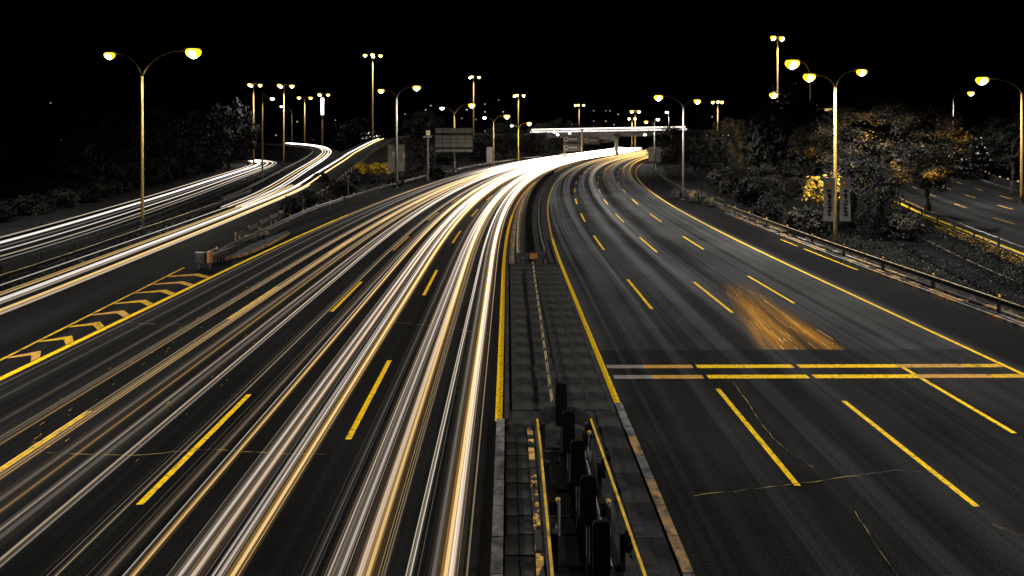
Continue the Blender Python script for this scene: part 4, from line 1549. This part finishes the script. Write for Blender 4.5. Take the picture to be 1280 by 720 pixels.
# ------------------------------------------------------------------ far buildings with lit windows
blds = [(345, 430, 60, 22, "dark far building with scattered lit windows behind the left lamps"), (300, 480, 40, 24, "dark far building at the left end of the skyline, few lit windows"),
        (425, 520, 46, 30, "dark far block with sparse lights right of the white lit pole"), (545, 460, 54, 36, "dark far block with lit windows behind the sign lamps"),
        (612, 500, 28, 44, "narrow dark far tower left of the overpass mast"), (765, 560, 40, 38, "dark far tower with two columns of lit windows over the overpass"),
        (880, 420, 40, 24, "dark far block with a lit band above the right trees"), (60, 420, 80, 36, "dark far block with a single light at upper left")]
for k, (px, d, w, h, lab) in enumerate(blds):
    x = (px - CX) * d / F
    r = thing("apartment_block", (x, d, 0), lab, "building", "far dark buildings")
    MB().box((x, d + 8, h / 2), (w, 16, h)).build("wall", M['facade'], r)
    MB().box((x, d + 8, h + .5), (w + .8, 16.8, 1.0)).build("roof_edge", M['facade'], r)
    rr = random.Random(k + 40)
    cols, rws = int(w / 4), int(h / 3.4)
    for i in range(cols):
        for j in range(1, rws):
            lit = rr.random() < (.07 if k != 7 else .012)
            if not lit:
                continue
            wx, wz = x - w / 2 + (i + .5) * w / cols, j * 3.4 + 1.2
            wd = MB().box((wx, d - .06, wz), (1.1 * rr.uniform(.6, 1.3), .1, 1.0)).build("window", M['window'] if rr.random() < .75 else M['window_warm'], r)
p = W(1035, 143, 120)
r = thing("roof_sign", (p.x, p.y, 0), "small dark building with a lit roof sign behind the yellow lamp pole", "building")
MB().box((p.x, p.y + 3, p.z / 2 - 1), (6, 6, p.z)).build("wall", M['facade'], r)
MB().box((p.x, p.y, p.z + 1.0), (2.3, .2, .5)).build("sign_bar", M['window_warm'], r)
MB().box((p.x, p.y, p.z - .6), (2.6, .2, 2.4)).build("sign_board", M['sign_face'], r)
MB().box((p.x - 3.2, p.y, p.z - 3.4), (1.5, .2, 1.0), .3).build("window", M['window'], r)

# ------------------------------------------------------------------ light trails of the traffic
WHITE, PEACH, AMBER, GREY, RED = (1, .905, .82), (1, .78, .57), (1, .66, .25), (1, 1, 1), (1, .55, .12)


class Trail(MB):
    def __init__(self):
        super().__init__()
        self.c = []

    def strand(self, pts, rad, colr, prof, n=5, grow=75):
        b = len(self.v)
        m = len(pts)
        for i, p in enumerate(pts):
            t = (pts[min(i + 1, m - 1)] - pts[max(i - 1, 0)]).normalized()
            u = Vector((t.y, -t.x, 0)).normalized()
            w = u.cross(t)
            k = prof(p) if callable(prof) else prof
            rr_ = rad * (1 + max(0, p.y - 15) / grow)
            for j in range(n):
                a = 2 * math.pi * j / n
                q = p + (u * math.cos(a) + w * math.sin(a)) * rr_
                self.v.append(tuple(q))
                self.c.append((colr[0] * k, colr[1] * k, colr[2] * k, 1))
        for i in range(m - 1):
            for j in range(n):
                j2 = (j + 1) % n
                self.f.append((b + i * n + j, b + i * n + j2, b + (i + 1) * n + j2, b + (i + 1) * n + j))

    def done(self, name, label):
        o = self.build(name, M['trail'])
        o["kind"] = "stuff"
        o["label"], o["category"] = label, "light trail"
        return o


rt = random.Random(77)


def wander(o, amp, rr):
    ph, lam = rr.uniform(0, 6.28), rr.uniform(28, 60)
    return lambda s: o + amp * math.sin(s / lam + ph)


def lane_pts(f, s0, s1, z):
    return [P(s, f(s), z) for s in steps(s0, s1)]


def bright(base, near=0.85, knee=38.0, top=3.2):
    return lambda p: base * (near + min(top, (max(p.y, 0) / knee) ** 1.7))


def headlamp(tr, o, strength, colr, s0=-2, s1=330, z=.66, wide=1.0, amp=.12):
    f = wander(o, amp, rt)
    warm = tuple(a * b for a, b in zip(colr, (1, .86, .70)))
    # warm spill, inner band, core, then fine filaments
    tr.strand(lane_pts(f, s0, s1, z), .13 * wide, warm, bright(.016 * strength), grow=60)
    tr.strand(lane_pts(f, s0, s1, z), .060 * wide, warm, bright(.055 * strength), grow=60)
    tr.strand(lane_pts(lambda s: f(s) + .01, s0, s1, z), .024 * wide, colr, bright(.24 * strength), grow=48)
    for k in range(rt.randrange(2, 5)):
        d = rt.gauss(0, .12) * wide
        c = rt.choice([colr, colr, WHITE, PEACH])
        zz = z + rt.uniform(-.05, .25)
        tr.strand(lane_pts(lambda s, d=d: f(s) + d, s0, s1, zz), rt.uniform(.003, .009), c, bright(.30 * strength * rt.uniform(.25, 1)), 4, grow=40)


def off(x):
    return x - 3.32


# lane by the median
tr = Trail()
for x, st, c, wd in ((-1.12, 1.5, AMBER, 1.5), (-1.25, 1.2, WHITE, .8), (-1.0, .5, PEACH, 1.6), (-1.86, .8, WHITE, .5), (-2.2, .25, PEACH, .6), (-2.62, 1.15, AMBER, 1.4), (-2.85, .9, PEACH, 1.6),
                     (-3.12, .75, WHITE, 1.1), (-3.35, .35, PEACH, 1.0), (-3.75, .12, WHITE, .7), (-1.45, .2, WHITE, 1.4)):
    headlamp(tr, off(x), st, c, wide=wd)
tr.done("light_trail", "white and amber headlight streaks in the lane beside the median")
tr = Trail()
for x, st, c, wd in ((-5.15, 1.4, AMBER, 1.4), (-5.3, .9, WHITE, .8), (-5.85, .9, PEACH, 1.5), (-6.05, .9, WHITE, 1.2), (-6.95, 1.2, AMBER, .8), (-7.3, .2, PEACH, 1.2), (-8.2, .5, PEACH, .4)):
    headlamp(tr, off(x), st, c, wide=wd)
tr.done("light_trail", "peach and white headlight streaks in the second lane from the median")
tr = Trail()
for x, st, c, wd in ((-9.35, .6, WHITE, .3), (-9.6, .5, AMBER, .3), (-10.1, .14, WHITE, 1.5), (-10.5, .4, PEACH, .5), (-11.0, .16, PEACH, 1.2), (-11.6, .7, AMBER, .4), (-12.1, .6, AMBER, .35), (-12.9, .4, AMBER, .4), (-10.8, .3, AMBER, .8)):
    headlamp(tr, off(x), st, c, wide=wd, amp=.2)
tr.done("light_trail", "thin amber and white headlight streaks in the third lane from the median")
tr = Trail()
for x, st, c, wd in ((-13.3, .10, WHITE, 1.0), (-14.2, .07, WHITE, 1.2), (-15.1, .06, WHITE, .8), (-16.4, .09, PEACH, .4)):
    headlamp(tr, off(x), st, c, wide=wd, amp=.3)
tr.done("light_trail", "faint grey streaks in the outermost lane of the left carriageway")
# the far mass where all streaks run together
tr = Trail()
for k in range(26):
    o_ = rt.uniform(-19.5, -4.4)
    f = wander(o_, .3, rt)
    zz = rt.uniform(.5, 1.1)
    tr.strand(lane_pts(f, 90, 330, zz), .08, WHITE if rt.random() < .7 else PEACH, lambda p: .22 * min(6, max(0, (p.y - 95) / 32)) ** 1.6)
tr.done("light_trail", "solid white mass of headlight streaks where the left carriageway bends away")
# departing traffic
tr = Trail()
for k in range(40):
    lane = rt.choice([1.75, 1.75, 5.5, 5.5, 9.3, 9.3, 13.0])
    o_ = lane + rt.choice([-.75, .75]) + rt.gauss(0, .22)
    f = wander(o_, .25, rt)
    rad = rt.choice([.015, .05, .09, .14, .2])
    tr.strand(lane_pts(f, -2, 330, rt.uniform(.55, .95)), rad, (1, .97, .95), bright(.0042 * rt.uniform(.5, 1.5), .12, 30, 3), 6)
for k in range(16):
    o_ = rt.choice([.7, 1.2, 2.6, 4.6, 6.2, 8.4, 10.1, 12.2, 13.8]) + rt.gauss(0, .15)
    f = wander(o_, .25, rt)
    tr.strand(lane_pts(f, 60, 330, rt.uniform(.6, 1.0)), .03, (1, .55, .05), lambda p: .07 * max(0, min(4, (p.y - 85) / 30)) ** 1.5)
tr.done("light_trail", "faint grey and far amber tail light streaks on the right carriageway")


def path_pts(path, w, z, far=1e9, left=-1e9):
    return [p + Vector((0, 0, z)) for p in shifted(path, w) if p.y < far and p.x > left]


tr = Trail()
for w, st, c, rad in ((-2.6, .45, WHITE, .04), (-1.5, .35, AMBER, .05), (-1.2, .5, AMBER, .06), (-.55, .8, WHITE, .12), (-.1, .3, PEACH, .08), (.75, .8, AMBER, .10), (1.15, .5, PEACH, .08)):
    tr.strand(path_pts(RB, w, .66, far=187 if w in (-.55, .75) else 84), rad * .62, c, bright(st * .5, .7, 60, 2.0), grow=120)
tr.done("light_trail", "amber and white headlight streaks on the climbing ramp")
tr = Trail()
for w, st, c, rad in ((-1.0, .8, WHITE, .10), (-.3, .7, AMBER, .10), (.5, .9, WHITE, .12), (1.1, .8, WHITE, .12)):
    tr.strand(path_pts(RA, w, .66, left=-79), rad * .45, c, bright(st * .5, .3, 85, 4), grow=120)
tr.done("light_trail", "white headlight streaks curling left on the branch ramp")
tr = Trail()
for w, st, c, rad in ((-3.0, .35, PEACH, .05), (-1.6, .8, WHITE, .08), (-1.3, .4, WHITE, .05), (.6, .55, WHITE, .05), (1.9, .35, PEACH, .05), (2.7, .2, WHITE, .04), (-.4, .12, WHITE, .05)):
    tr.strand(path_pts(RC, w, .66, left=-76), rad * .75, c, bright(st * .6, .55, 75, 5), grow=120)
tr.done("light_trail", "white headlight streaks along the narrow far-left road")
tr = Trail()
for w, dz, c in ((-3.2, 1.7, WHITE), (-2.9, 2.0, WHITE), (-1.4, 1.85, PEACH), (1.6, .7, WHITE), (3.0, .95, WHITE)):
    a, b = A.lerp(B, .25), A.lerp(B, .74)
    tr.strand([a.lerp(b, t / 20) + side * w + Vector((0, 0, dz)) for t in range(21)], .16, c, .8, grow=1e9)
tr.done("light_trail", "level white streaks of traffic crossing the overpass")
tr = Trail()
for k, (x0, y0, x1, y1) in enumerate(((441, 167, 478, 166), (452, 173, 479, 168.5))):
    a, b = W(x0, y0, 340), W(x1, y1, 330)
    tr.strand([a.lerp(b, t / 8) for t in range(9)], .5, WHITE, 1.2, grow=1e9)
tr.done("light_trail", "two short white streaks beyond the top of the ramp")
